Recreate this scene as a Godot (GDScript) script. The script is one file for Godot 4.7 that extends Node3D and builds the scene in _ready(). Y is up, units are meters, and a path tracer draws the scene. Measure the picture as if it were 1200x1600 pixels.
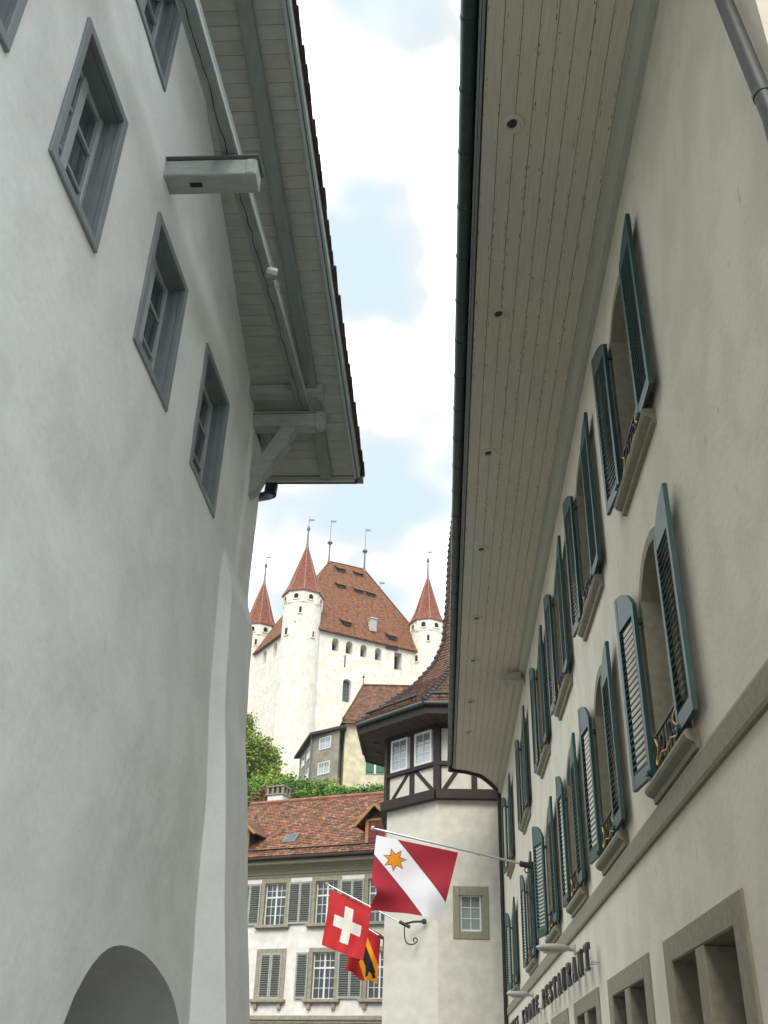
extends Node3D

# ------------------------------------------------------------------ mesh builder
class MB:
	var v := PackedVector3Array()
	var n := PackedVector3Array()
	var c := PackedColorArray()
	var t := PackedVector2Array()
	var col := Color.WHITE
	func vert(p: Vector3, nn: Vector3, uv := Vector2.ZERO) -> void:
		v.append(p); n.append(nn); c.append(col); t.append(uv)
	func tri(a: Vector3, b: Vector3, d: Vector3, out: Vector3, ua := Vector2.ZERO, ub := Vector2.ZERO, ud := Vector2.ZERO) -> void:
		var m := (d - a).cross(b - a)
		if m.length_squared() < 1e-13: return
		if m.dot(out) < 0.0:
			m = m.normalized() * -1.0
			vert(a, m, ua); vert(d, m, ud); vert(b, m, ub)
		else:
			m = m.normalized()
			vert(a, m, ua); vert(b, m, ub); vert(d, m, ud)
	func quad(a: Vector3, b: Vector3, d: Vector3, e: Vector3, out: Vector3) -> void:
		tri(a, b, d, out); tri(a, d, e, out)
	func quv(a: Vector3, b: Vector3, d: Vector3, e: Vector3, out: Vector3, ua: Vector2, ub: Vector2, ud: Vector2, ue: Vector2) -> void:
		tri(a, b, d, out, ua, ub, ud); tri(a, d, e, out, ua, ud, ue)
	func stri(a: Vector3, b: Vector3, d: Vector3, na: Vector3, nb: Vector3, nd: Vector3, ua := Vector2.ZERO, ub := Vector2.ZERO, ud := Vector2.ZERO) -> void:
		var m := (d - a).cross(b - a)
		if m.length_squared() < 1e-14: return
		if m.dot(na + nb + nd) < 0.0:
			vert(a, na, ua); vert(d, nd, ud); vert(b, nb, ub)
		else:
			vert(a, na, ua); vert(b, nb, ub); vert(d, nd, ud)
	func squad(p: Array, q: Array) -> void:
		stri(p[0], p[1], p[2], q[0], q[1], q[2]); stri(p[0], p[2], p[3], q[0], q[2], q[3])
	func box(ct: Vector3, s: Vector3, b := Basis.IDENTITY, ch := 0.0) -> void:
		var h := s * 0.5
		ch = minf(ch, 0.45 * minf(s.x, minf(s.y, s.z)))
		for i in 3:
			var j := (i + 1) % 3
			var k := (i + 2) % 3
			for sg in [-1.0, 1.0]:
				var o := Vector3.ZERO
				o[i] = sg * h[i]
				var e1 := Vector3.ZERO
				e1[j] = h[j] - ch
				var e2 := Vector3.ZERO
				e2[k] = h[k] - ch
				quad(ct + b * (o - e1 - e2), ct + b * (o + e1 - e2), ct + b * (o + e1 + e2), ct + b * (o - e1 + e2), b * o)
		if ch <= 0.0: return
		for i in 3:
			var j := (i + 1) % 3
			var k := (i + 2) % 3
			for s1 in [-1.0, 1.0]:
				for s2 in [-1.0, 1.0]:
					var a := Vector3.ZERO
					a[j] = s1 * h[j]; a[k] = s2 * (h[k] - ch)
					var d := Vector3.ZERO
					d[j] = s1 * (h[j] - ch); d[k] = s2 * h[k]
					var e := Vector3.ZERO
					e[i] = h[i] - ch
					quad(ct + b * (a - e), ct + b * (a + e), ct + b * (d + e), ct + b * (d - e), b * (a + d))
		for sx in [-1.0, 1.0]:
			for sy in [-1.0, 1.0]:
				for sz in [-1.0, 1.0]:
					var g := Vector3(sx * h.x, sy * h.y, sz * h.z)
					tri(ct + b * (g - Vector3(0, sy * ch, sz * ch)), ct + b * (g - Vector3(sx * ch, 0, sz * ch)), ct + b * (g - Vector3(sx * ch, sy * ch, 0)), b * g)
	func span(a: Vector3, b: Vector3, ch := 0.0) -> void:   # axis-aligned box between two corners
		box((a + b) * 0.5, (b - a).abs(), Basis.IDENTITY, ch)
	func bar(p: Vector3, q: Vector3, w: float, h: float, up := Vector3.UP, ch := 0.0) -> void:   # w across, h along up
		var z := (q - p).normalized()
		var x := up.cross(z).normalized()
		var y := z.cross(x)
		box((p + q) * 0.5, Vector3(w, h, p.distance_to(q)), Basis(x, y, z), ch)
	func tube(pts: Array, r: float, sides := 8, caps := true) -> void:
		var m := pts.size()
		var ref := Vector3.UP
		var d0: Vector3 = (pts[1] - pts[0]).normalized()
		if absf(d0.dot(ref)) > 0.9: ref = Vector3.RIGHT
		var x := ref.cross(d0).normalized()
		var rings := []
		var norms := []
		for i in m:
			var d: Vector3 = (pts[mini(i + 1, m - 1)] - pts[maxi(i - 1, 0)]).normalized()
			x = (x - d * x.dot(d)).normalized()
			var y := d.cross(x)
			var ring := []
			var nr := []
			for k in sides:
				var a := TAU * k / sides
				var o := x * cos(a) + y * sin(a)
				nr.append(o); ring.append(pts[i] + o * r)
			rings.append(ring); norms.append(nr)
		for i in m - 1:
			for k in sides:
				var k2 := (k + 1) % sides
				squad([rings[i][k], rings[i][k2], rings[i + 1][k2], rings[i + 1][k]], [norms[i][k], norms[i][k2], norms[i + 1][k2], norms[i + 1][k]])
		if caps:
			var dl: Vector3 = (pts[m - 1] - pts[m - 2]).normalized()
			for k in range(1, sides - 1):
				tri(rings[0][0], rings[0][k], rings[0][k + 1], -d0)
				tri(rings[m - 1][0], rings[m - 1][k], rings[m - 1][k + 1], dl)
	func lathe(o: Vector3, prof: Array, sides := 16, flat := false, b := Basis.IDENTITY, turn := 0.0) -> void:   # prof of Vector2(r, y)
		for i in prof.size() - 1:
			var p: Vector2 = prof[i]
			var q: Vector2 = prof[i + 1]
			var sl := Vector2(q.y - p.y, p.x - q.x).normalized()
			for k in sides:
				var a := turn + TAU * k / sides
				var a2 := turn + TAU * (k + 1) / sides
				var e := Vector3(sin(a), 0, cos(a))
				var e2 := Vector3(sin(a2), 0, cos(a2))
				var pa := o + b * (e * p.x + Vector3(0, p.y, 0))
				var pb := o + b * (e2 * p.x + Vector3(0, p.y, 0))
				var pc := o + b * (e2 * q.x + Vector3(0, q.y, 0))
				var pd := o + b * (e * q.x + Vector3(0, q.y, 0))
				var n1 := b * (e * sl.x + Vector3(0, sl.y, 0))
				var n2 := b * (e2 * sl.x + Vector3(0, sl.y, 0))
				if flat: quad(pa, pb, pc, pd, n1 + n2)
				else: squad([pa, pb, pc, pd], [n1, n2, n2, n1])
	func prism(poly: PackedVector2Array, xf: Transform3D, z0: float, z1: float) -> void:   # outline in the local xy plane
		var ix := Geometry2D.triangulate_polygon(poly)
		for z in [z0, z1]:
			var out := xf.basis * Vector3(0, 0, 1 if z == maxf(z0, z1) else -1)
			for i in range(0, ix.size(), 3):
				var a := poly[ix[i]]
				var b := poly[ix[i + 1]]
				var d := poly[ix[i + 2]]
				tri(xf * Vector3(a.x, a.y, z), xf * Vector3(b.x, b.y, z), xf * Vector3(d.x, d.y, z), out)
		var cw := Geometry2D.is_polygon_clockwise(poly)
		for i in poly.size():
			var a := poly[i]
			var b := poly[(i + 1) % poly.size()]
			var e := b - a
			var o := Vector3(e.y, -e.x, 0) * (-1.0 if cw else 1.0)
			quad(xf * Vector3(a.x, a.y, z0), xf * Vector3(b.x, b.y, z0), xf * Vector3(b.x, b.y, z1), xf * Vector3(a.x, a.y, z1), xf.basis * o)
	func mesh() -> ArrayMesh:
		var a := []
		a.resize(Mesh.ARRAY_MAX)
		a[Mesh.ARRAY_VERTEX] = v
		a[Mesh.ARRAY_NORMAL] = n
		a[Mesh.ARRAY_COLOR] = c
		a[Mesh.ARRAY_TEX_UV] = t
		var m := ArrayMesh.new()
		m.add_surface_from_arrays(Mesh.PRIMITIVE_TRIANGLES, a)
		return m

# ------------------------------------------------------------------ scene helpers
var M := {}
var rng := RandomNumberGenerator.new()
var used := {}

func numbered(called: String) -> String:
	if not used.has(called):
		used[called] = 0
		return called
	used[called] += 1
	return "%s_%03d" % [called, used[called]]

func P(x: float, y: float, d: float) -> Vector3:   # d: metres along the street, away from the camera
	return Vector3(x, y, -d)

func thing(called: String, label: String, category: String, at := Vector3.ZERO, group := "") -> Node3D:
	var o := Node3D.new()
	o.name = numbered(called)
	add_child(o)
	o.position = at
	tag(o, label, category, group)
	return o

func tag(o: Node, label: String, category: String, group := "") -> void:
	o.set_meta("label", label)
	o.set_meta("category", category)
	if group: o.set_meta("group", group)

func gpos(o: Node) -> Vector3:
	var p := Vector3.ZERO
	while o is Node3D and o != self:
		p += o.position
		o = o.get_parent()
	return p

func fin(mb: MB, called: String, m: Material, parent: Node = null, kind := "") -> MeshInstance3D:   # mb holds world coordinates
	var o := part(mb.mesh(), called, m, parent)
	if parent: o.position = -gpos(parent)
	if kind: o.set_meta("kind", kind)
	return o

func part(mesh: Mesh, called: String, m: Material, parent: Node = null, xf := Transform3D.IDENTITY) -> MeshInstance3D:
	var o := MeshInstance3D.new()
	o.name = called
	o.mesh = mesh
	o.material_override = m
	o.transform = xf
	if parent: parent.add_child(o, true)
	else:
		o.name = numbered(called)
		add_child(o)
	return o

func lin(r: float, g: float, b: float) -> Color:
	return Color(r, g, b).linear_to_srgb()

func ntex(sd: int, freq: float, oct: int, lo: float, hi: float, size := 512, tint := Color.WHITE) -> NoiseTexture2D:
	var f := FastNoiseLite.new()
	f.seed = sd
	f.frequency = freq
	f.fractal_octaves = oct
	f.noise_type = FastNoiseLite.TYPE_SIMPLEX_SMOOTH
	var t := NoiseTexture2D.new()
	t.width = size; t.height = size
	t.seamless = true
	t.noise = f
	var g := Gradient.new()
	g.offsets = PackedFloat32Array([0.1, 0.9])
	g.set_color(0, Color(lo * tint.r, lo * tint.g, lo * tint.b))
	g.set_color(1, Color(hi, hi, hi))
	t.color_ramp = g
	return t

func nbump(sd: int, freq: float, oct: int, strength: float, size := 512) -> NoiseTexture2D:
	var t := ntex(sd, freq, oct, 0.0, 1.0, size)
	t.color_ramp = null
	t.as_normal_map = true
	t.bump_strength = strength
	return t

func mat(called: String, c: Color, rough: float, tex: Texture2D = null, bump: Texture2D = null, sc := Vector3.ONE, nscale := 1.0) -> StandardMaterial3D:
	var m := StandardMaterial3D.new()
	m.albedo_color = lin(c.r, c.g, c.b)
	m.roughness = rough
	m.vertex_color_use_as_albedo = true
	if tex or bump:
		m.uv1_triplanar = true
		m.uv1_world_triplanar = true
		m.uv1_scale = sc
	if tex: m.albedo_texture = tex
	if bump:
		m.normal_enabled = true
		m.normal_texture = bump
		m.normal_scale = nscale
	M[called] = m
	return m

# half outline of an opening (right side), from the bottom centre to the top centre, relative to its centre line
func opening(hw: float, y0: float, spring: float, rise: float, seg := 7) -> PackedVector2Array:
	var p := PackedVector2Array([Vector2(0, y0), Vector2(hw, y0), Vector2(hw, spring)])
	if rise > 0.0:
		var R := (hw * hw + rise * rise) / (2.0 * rise)
		var a0 := asin(clampf(hw / R, -1, 1))
		if rise > hw: a0 = PI - a0
		for i in range(1, seg + 1):
			var a := a0 * (1.0 - float(i) / seg)
			p.append(Vector2(R * sin(a), spring + rise - R * (1.0 - cos(a))))
	else:
		p.append(Vector2(0, spring))
	return p

# a rectangular piece of wall round one opening; f maps (u, v) to a point
func cell(mb: MB, f: Callable, out: Vector3, u0: float, u1: float, v0: float, v1: float, uc: float, path: PackedVector2Array) -> void:
	for sd in [-1.0, 1.0]:
		var ue: float = u0 if sd < 0 else u1
		var poly := PackedVector2Array([Vector2(ue, v0), Vector2(uc, v0)])
		for q in path: poly.append(Vector2(uc + sd * q.x, q.y))
		poly.append(Vector2(uc, v1)); poly.append(Vector2(ue, v1))
		var ix := Geometry2D.triangulate_polygon(poly)
		if ix.is_empty(): print("no triangles for a wall cell ", uc)
		for i in range(0, ix.size(), 3):
			mb.tri(f.call(poly[ix[i]].x, poly[ix[i]].y), f.call(poly[ix[i + 1]].x, poly[ix[i + 1]].y), f.call(poly[ix[i + 2]].x, poly[ix[i + 2]].y), out)

# strip between two half outlines (both sides), in a local frame: x along the wall, y up, z outwards
func ring(mb: MB, a: PackedVector2Array, b: PackedVector2Array, za: float, zb: float, xf: Transform3D, from := 0, away := false) -> void:
	var cy := (a[0].y + a[a.size() - 1].y) * 0.5
	for sd in [-1.0, 1.0]:
		for i in range(from, a.size() - 1):
			var p := xf * Vector3(sd * a[i].x, a[i].y, za)
			var q := xf * Vector3(sd * a[i + 1].x, a[i + 1].y, za)
			var r := xf * Vector3(sd * b[i + 1].x, b[i + 1].y, zb)
			var s := xf * Vector3(sd * b[i].x, b[i].y, zb)
			var e := a[i + 1] - a[i]
			var o := Vector2(e.y, -e.x)   # away from the middle, on the right side
			if o.dot((a[i] + a[i + 1]) * 0.5 - Vector2(0, cy)) < 0: o = -o
			if not away: o = -o
			mb.quad(p, q, r, s, xf.basis * (Vector3(0, 0, 1) if is_equal_approx(za, zb) else Vector3(sd * o.x, o.y, 0)))

func fill(mb: MB, a: PackedVector2Array, z: float, xf: Transform3D) -> void:
	var poly := PackedVector2Array()
	for q in a: poly.append(q)
	for i in range(a.size() - 2, 0, -1): poly.append(Vector2(-a[i].x, a[i].y))
	var ix := Geometry2D.triangulate_polygon(poly)
	for i in range(0, ix.size(), 3):
		var p := poly[ix[i]]
		var q := poly[ix[i + 1]]
		var r := poly[ix[i + 2]]
		mb.tri(xf * Vector3(p.x, p.y, z), xf * Vector3(q.x, q.y, z), xf * Vector3(r.x, r.y, z), xf.basis * Vector3(0, 0, 1))

# courses of overlapping beaver-tail tiles on any face: surf(u in 0..1 across, s in 0..1 up the slope) -> point
func tile_face(mb: MB, surf: Callable, out: Vector3, rows: int, tw: float, cols: Array, lift := 0.03, round_end := true, wild := 0.0) -> void:
	for r in rows:
		var s0 := float(r) / rows
		var s1 := minf(1.0, float(r + 1) / rows + 0.25 / rows)
		var l: Vector3 = surf.call(0.0, s0)
		var rr: Vector3 = surf.call(1.0, s0)
		var cnt := maxi(1, int(round(l.distance_to(rr) / tw)))
		var off := 0.5 if r % 2 else 0.0
		for k in range(0, cnt + (1 if off > 0 else 0)):
			var ua := clampf((k - off) / cnt, 0, 1)
			var ub := clampf((k + 1 - off) / cnt, 0, 1)
			if ub - ua < 0.02 / cnt: continue
			var g := (ub - ua) * 0.02
			ua += g; ub -= g
			var a: Vector3 = surf.call(ua, s0)
			var b: Vector3 = surf.call(ub, s0)
			var d: Vector3 = surf.call(ub, s1)
			var e: Vector3 = surf.call(ua, s1)
			var nn := (e - a).cross(b - a).normalized()
			if nn.dot(out) < 0: nn = -nn
			var w := rng.randf_range(-wild, wild)
			var up := nn * (lift + w)
			var base: Color = cols[rng.randi() % cols.size()]
			var j := rng.randf_range(0.8, 1.2)
			mb.col = Color(base.r * j * 0.9, base.g * j * 0.9, base.b * j * 0.92)
			var bot := [a, b]
			if round_end:
				var ax := (e - a) * 0.16
				var bx := (d - b) * 0.16
				bot = [a + ax, a.lerp(b, 0.25) + ax * 0.3, a.lerp(b, 0.5), a.lerp(b, 0.75) + bx * 0.3, b + bx]
			for i in bot.size() - 1:
				var p: Vector3 = bot[i]
				var q: Vector3 = bot[i + 1]
				var tp := e.lerp(d, float(i) / (bot.size() - 1)) + nn * 0.004
				var tq := e.lerp(d, float(i + 1) / (bot.size() - 1)) + nn * 0.004
				mb.quad(p + up, q + up, tq, tp, nn)
				mb.quad(p + up, q + up, q + nn * -0.01, p + nn * -0.01, a - e)
	mb.col = Color.WHITE

# ------------------------------------------------------------------ the scene
func _ready() -> void:
	rng.seed = 20260
	# camera
	var cam := Camera3D.new()
	cam.name = "camera"
	var bx := Vector3(0.998356, 0.027470, -0.050302)
	var by := Vector3(0.001990, 0.860509, 0.509431)
	var bz := Vector3(0.057280, -0.508693, 0.859040)
	cam.transform = Transform3D(Basis(bx, by, bz), Vector3(0, 1.6, 0))
	cam.fov = 54.993
	cam.near = 0.05
	cam.far = 3000.0
	add_child(cam)
	cam.current = true
	# sky
	var env := Environment.new()
	env.background_mode = Environment.BG_SKY
	var sky := Sky.new()
	var ps := PanoramaSkyMaterial.new()
	ps.panorama = sky_picture()
	sky.sky_material = ps
	env.sky = sky
	env.tonemap_mode = Environment.TONE_MAPPER_LINEAR
	env.tonemap_exposure = 1.82
	env.background_energy_multiplier = 1.0
	env.sdfgi_enabled = true
	env.ssao_enabled = true
	env.ssil_enabled = true
	env.fog_enabled = true
	env.fog_density = 0.0002
	env.fog_light_color = Color(0.86, 0.92, 0.98)
	var we := WorldEnvironment.new()
	we.name = "environment"
	we.environment = env
	add_child(we)
	# the sun behind thin cloud, behind the camera's left shoulder
	var sun := DirectionalLight3D.new()
	sun.name = "sun"
	sun.light_energy = 0.45
	sun.light_color = Color(1.0, 0.97, 0.91)
	sun.light_angular_distance = 28.0
	sun.shadow_enabled = true
	add_child(sun)
	sun.look_at_from_position(Vector3(-0.9, 7.0, 8.0), Vector3.ZERO, Vector3.UP)

	materials()
	ground()
	left_house()
	right_house()
	turret()
	townhouse()
	hill_houses()
	castle()
	greenery()
	flags()
	lamps()
	signs()

func sky_picture() -> ImageTexture:
	var w := 1024
	var h := 512
	var f := FastNoiseLite.new()
	f.seed = 821
	f.frequency = 1.0
	f.fractal_octaves = 6
	f.fractal_gain = 0.52
	var g := FastNoiseLite.new()
	g.seed = 7
	g.frequency = 1.0
	g.fractal_octaves = 4
	var im := Image.create(w, h, false, Image.FORMAT_RGBF)
	for y in h:
		var el := (0.5 - (y + 0.5) / h) * PI
		for x in w:
			var az := (x + 0.5) / w * TAU
			var d := Vector3(-cos(el) * sin(az), sin(el), cos(el) * cos(az))
			var q := d / (0.35 + absf(d.y)) * 1.5
			var k := f.get_noise_3d(q.x * 2.2, q.y * 2.6 + 3.0, q.z * 2.2)
			var k2 := g.get_noise_3d(q.x * 3.1 + 9.0, q.y * 3.1, q.z * 3.1)
			var cover := smoothstep(-0.40, 0.26, k + 0.03 + 0.10 * k2)
			var tone := 1.0 + 0.14 * k2 + 0.10 * k
			var blue := Color(0.41, 0.495, 0.545)
			var white := Color(1.0, 1.025, 1.035) * tone * (0.40 + 1.85 * maxf(0.0, d.y))   # an overcast sky is brightest overhead
			var pale := Color(0.515, 0.55, 0.565) * (1.0 + 0.25 * k2)   # thin veil between the blue gaps and the thick cloud
			var o := blue.lerp(pale, smoothstep(0.0, 0.45, cover)).lerp(white, smoothstep(0.42, 1.0, cover))
			if el < 0.0: o = Color(0.35, 0.34, 0.31)
			im.set_pixel(x, y, o)
	return ImageTexture.create_from_image(im)

func wall_picture(sd: int, drips: int, soft: float, dark: float) -> ImageTexture:   # limewash: cloudy tone, fine grain, a few weather drips
	var n := 1024
	var f := FastNoiseLite.new()
	f.seed = sd
	f.frequency = 0.006
	f.fractal_octaves = 5
	var a := f.get_seamless_image(n, n, false, false, 0.15)
	f.seed = sd + 1
	f.frequency = 0.09
	f.fractal_octaves = 3
	var b := f.get_seamless_image(n, n, false, false, 0.15)
	var im := Image.create(n, n, false, Image.FORMAT_RGB8)
	for y in n:
		for x in n:
			var k := 1.0 - soft * smoothstep(0.35, 0.75, a.get_pixel(x, y).r) - 0.03 * b.get_pixel(x, y).r
			im.set_pixel(x, y, Color(k, k, k))
	var r := RandomNumberGenerator.new()
	r.seed = sd
	for i in drips:
		var x0 := r.randi_range(0, n - 1)
		var y0 := r.randi_range(0, n - 1)
		var l := r.randi_range(12, 46)
		var w := r.randi_range(2, 5)
		var d := dark * r.randf_range(0.3, 1.0)
		for j in l:
			for q in range(-w, w + 1):
				var px := posmod(x0 + q + int(2.0 * sin(j * 0.21 + i)), n)
				var py := posmod(y0 + j, n)
				var c := im.get_pixel(px, py)
				var m := 1.0 - d * exp(-pow(q / (0.5 * w), 2.0)) * sin(PI * (j + 0.5) / l) * (0.5 + b.get_pixel(px, py).r)
				im.set_pixel(px, py, Color(c.r * m, c.g * m, c.b * m * 0.99))
	return ImageTexture.create_from_image(im)

func boards_picture(sd: int) -> ImageTexture:   # paint on a board with weather marks along its edges
	var r := RandomNumberGenerator.new()
	r.seed = sd
	var im := Image.create(1024, 64, false, Image.FORMAT_RGB8)
	var f := FastNoiseLite.new()
	f.seed = sd
	f.frequency = 0.02
	for y in 64:
		for x in 1024:
			var k := 0.95 + 0.05 * f.get_noise_2d(x * 0.4, y * 3.0)
			im.set_pixel(x, y, Color(k, k, k * 0.99))
	for i in 46:
		var x := r.randi_range(0, 1000)
		var y := (r.randi_range(1, 9) if r.randf() < 0.6 else r.randi_range(52, 61))
		var l := r.randi_range(2, 12)
		var k := r.randf_range(0.3, 0.75)
		im.fill_rect(Rect2i(x, y, l, r.randi_range(1, 3)), Color(k, k * 0.97, k * 0.9))
	return ImageTexture.create_from_image(im)

func materials() -> void:
	var soft := ntex(3, 0.006, 6, 0.82, 1.0, 1024)
	var fine := ntex(5, 0.03, 5, 0.8, 1.0, 512)
	var rough_b := nbump(11, 0.035, 5, 5.0, 1024)
	var grain_b := nbump(13, 0.12, 3, 6.0, 512)
	mat("plaster_left", Color(0.86, 0.885, 0.885), 0.95, wall_picture(21, 16, 0.035, 0.10), rough_b, Vector3(0.2, 0.17, 0.2), 0.16)
	mat("plaster_right", Color(0.69, 0.655, 0.54), 0.95, wall_picture(22, 24, 0.04, 0.26), grain_b, Vector3(0.19, 0.19, 0.19), 0.04)
	mat("plaster_end", Color(0.72, 0.70, 0.63), 0.95, soft, grain_b, Vector3(0.4, 0.4, 0.4), 0.4)
	mat("plaster_turret", Color(0.64, 0.63, 0.555), 0.95, ntex(23, 0.008, 5, 0.92, 1.0, 512), grain_b, Vector3(0.5, 0.5, 0.5), 0.4)
	mat("plaster_town", Color(0.80, 0.79, 0.75), 0.95, ntex(24, 0.01, 5, 0.9, 1.0, 512), grain_b, Vector3(0.4, 0.4, 0.4), 0.3)
	mat("plaster_castle", Color(0.86, 0.845, 0.795), 0.97, ntex(25, 0.012, 6, 0.90, 1.0, 1024, Color(1.0, 0.975, 0.93)), nbump(26, 0.05, 5, 8.0, 512), Vector3(0.06, 0.03, 0.06), 0.22)
	mat("plaster_yellow", Color(0.72, 0.66, 0.47), 0.95, ntex(27, 0.015, 5, 0.85, 1.0, 512), null, Vector3(0.1, 0.1, 0.1))
	mat("plaster_grey", Color(0.38, 0.35, 0.285), 0.95, ntex(28, 0.015, 5, 0.75, 1.0, 512), null, Vector3(0.1, 0.1, 0.1))
	mat("stone_olive", Color(0.285, 0.27, 0.195), 0.85, ntex(29, 0.03, 5, 0.88, 1.0, 512), grain_b, Vector3(0.6, 0.6, 0.6), 0.10)
	mat("stone_town", Color(0.36, 0.34, 0.26), 0.85, fine, null, Vector3(0.3, 0.3, 0.3))
	mat("cornice_paint", Color(0.42, 0.43, 0.365), 0.7)
	mat("cornice_town", Color(0.25, 0.245, 0.17), 0.75, fine, null, Vector3(0.5, 0.5, 0.5))
	mat("frame_grey", Color(0.235, 0.275, 0.285), 0.55, ntex(30, 0.01, 5, 0.92, 1.0, 512), null, Vector3(0.5, 0.5, 0.5))
	mat("beam_grey", Color(0.27, 0.31, 0.30), 0.6, ntex(31, 0.02, 5, 0.88, 1.0, 512), rough_b, Vector3(0.9, 0.9, 0.25), 0.12)
	mat("beam_pale", Color(0.40, 0.43, 0.42), 0.6, ntex(32, 0.02, 5, 0.9, 1.0, 512), rough_b, Vector3(0.3, 0.9, 0.9), 0.10)
	mat("soffit_left", Color(0.475, 0.495, 0.455), 0.75, ntex(33, 0.02, 5, 0.88, 1.0, 512), null, Vector3(0.3, 0.8, 0.9))
	mat("crack", Color(0.02, 0.025, 0.025), 0.95)
	mat("sash_grey", Color(0.40, 0.45, 0.46), 0.5)
	mat("sash_white", Color(0.72, 0.73, 0.72), 0.5)
	mat("shutter_teal", Color(0.016, 0.072, 0.070), 0.42, ntex(34, 0.02, 4, 0.8, 1.0, 256), null, Vector3(0.7, 0.7, 0.7))
	mat("shutter_slat", Color(0.020, 0.080, 0.076), 0.42)
	mat("shutter_grey", Color(0.40, 0.44, 0.40), 0.6, fine, null, Vector3(0.4, 0.4, 0.4))
	mat("shutter_green", Color(0.035, 0.17, 0.095), 0.6, fine, null, Vector3(0.2, 0.2, 0.2))
	mat("iron", Color(0.018, 0.02, 0.02), 0.5)
	mat("steel", Color(0.55, 0.56, 0.57), 0.35)
	M.steel.metallic = 0.7
	mat("gold", Color(0.62, 0.40, 0.08), 0.4)
	M.gold.metallic = 0.4
	mat("gutter_green", Color(0.030, 0.050, 0.045), 0.45, fine, null, Vector3(0.5, 0.5, 0.5))
	mat("pipe_brown", Color(0.040, 0.043, 0.038), 0.5, fine, null, Vector3(0.6, 0.3, 0.6))
	mat("zinc", Color(0.22, 0.24, 0.24), 0.45)
	mat("timber", Color(0.030, 0.019, 0.013), 0.7, ntex(35, 0.02, 4, 0.6, 1.0, 256), null, Vector3(0.4, 0.4, 0.4))
	mat("timber_soffit", Color(0.075, 0.062, 0.048), 0.75, fine, null, Vector3(0.4, 0.4, 0.4))
	mat("new_timber", Color(0.42, 0.24, 0.075), 0.7, fine, null, Vector3(0.5, 0.5, 0.5))
	mat("door_red", Color(0.17, 0.025, 0.025), 0.6, fine, null, Vector3(0.5, 0.5, 0.5))
	mat("tile", Color(1, 1, 1), 0.85)
	mat("tile_castle", Color(0.41, 0.165, 0.065), 0.9, ntex(36, 0.013, 6, 0.34, 1.0, 1024, Color(1.0, 0.95, 0.95)), nbump(37, 0.15, 3, 8.0, 512), Vector3(0.09, 0.13, 0.09), 0.8)
	mat("tile_cone", Color(0.41, 0.135, 0.07), 0.9, ntex(38, 0.02, 6, 0.42, 1.0, 512, Color(1.0, 0.94, 0.9)), null, Vector3(0.15, 0.2, 0.15))
	mat("tile_house", Color(0.24, 0.11, 0.06), 0.9, ntex(39, 0.02, 6, 0.42, 1.0, 512), null, Vector3(0.12, 0.16, 0.12))
	mat("tile_dark", Color(0.10, 0.062, 0.045), 0.9, ntex(40, 0.1, 4, 0.6, 1.0, 512), null, Vector3(0.3, 0.3, 0.3))
	mat("hip_line", Color(0.50, 0.30, 0.24), 0.9)
	mat("hip_dark", Color(0.055, 0.045, 0.038), 0.85)
	mat("lead", Color(0.16, 0.18, 0.18), 0.6)
	mat("dark_room", Color(0.012, 0.012, 0.013), 0.9)
	mat("curtain", Color(0.36, 0.41, 0.47), 0.9)
	mat("curtain_teal", Color(0.10, 0.19, 0.19), 0.9)
	mat("lamp_grey", Color(0.42, 0.42, 0.38), 0.5)
	mat("lamp_white", Color(0.75, 0.76, 0.76), 0.4)
	mat("ceramic", Color(0.55, 0.53, 0.46), 0.5)
	mat("letter", Color(0.034, 0.037, 0.040), 0.4)
	mat("paving", Color(0.17, 0.165, 0.15), 0.9, fine, null, Vector3(0.3, 0.3, 0.3))
	mat("grass", Color(0.055, 0.10, 0.025), 0.95, fine, null, Vector3(0.1, 0.1, 0.1))
	mat("bark", Color(0.07, 0.055, 0.04), 0.95)
	mat("leaf", Color(1, 1, 1), 0.8)
	M.leaf.backlight_enabled = true
	M.leaf.backlight = Color(0.12, 0.16, 0.03)
	M.leaf.cull_mode = BaseMaterial3D.CULL_DISABLED
	var gl := mat("glass_dark", Color(0.035, 0.045, 0.05), 0.06)
	gl.metallic_specular = 0.8
	var g2 := mat("glass_grey", Color(0.06, 0.08, 0.085), 0.03)
	g2.metallic_specular = 1.0
	var g3 := mat("pane", Color(0.8, 0.88, 0.9), 0.03)
	g3.transparency = BaseMaterial3D.TRANSPARENCY_ALPHA
	g3.albedo_color.a = 0.14
	g3.metallic_specular = 0.7
	for i in 4:
		var s := StandardMaterial3D.new()
		s.albedo_color = lin(0.63, 0.60, 0.515)
		s.roughness = 0.7
		s.albedo_texture = boards_picture(60 + i)
		M["board_%d" % i] = s

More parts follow.
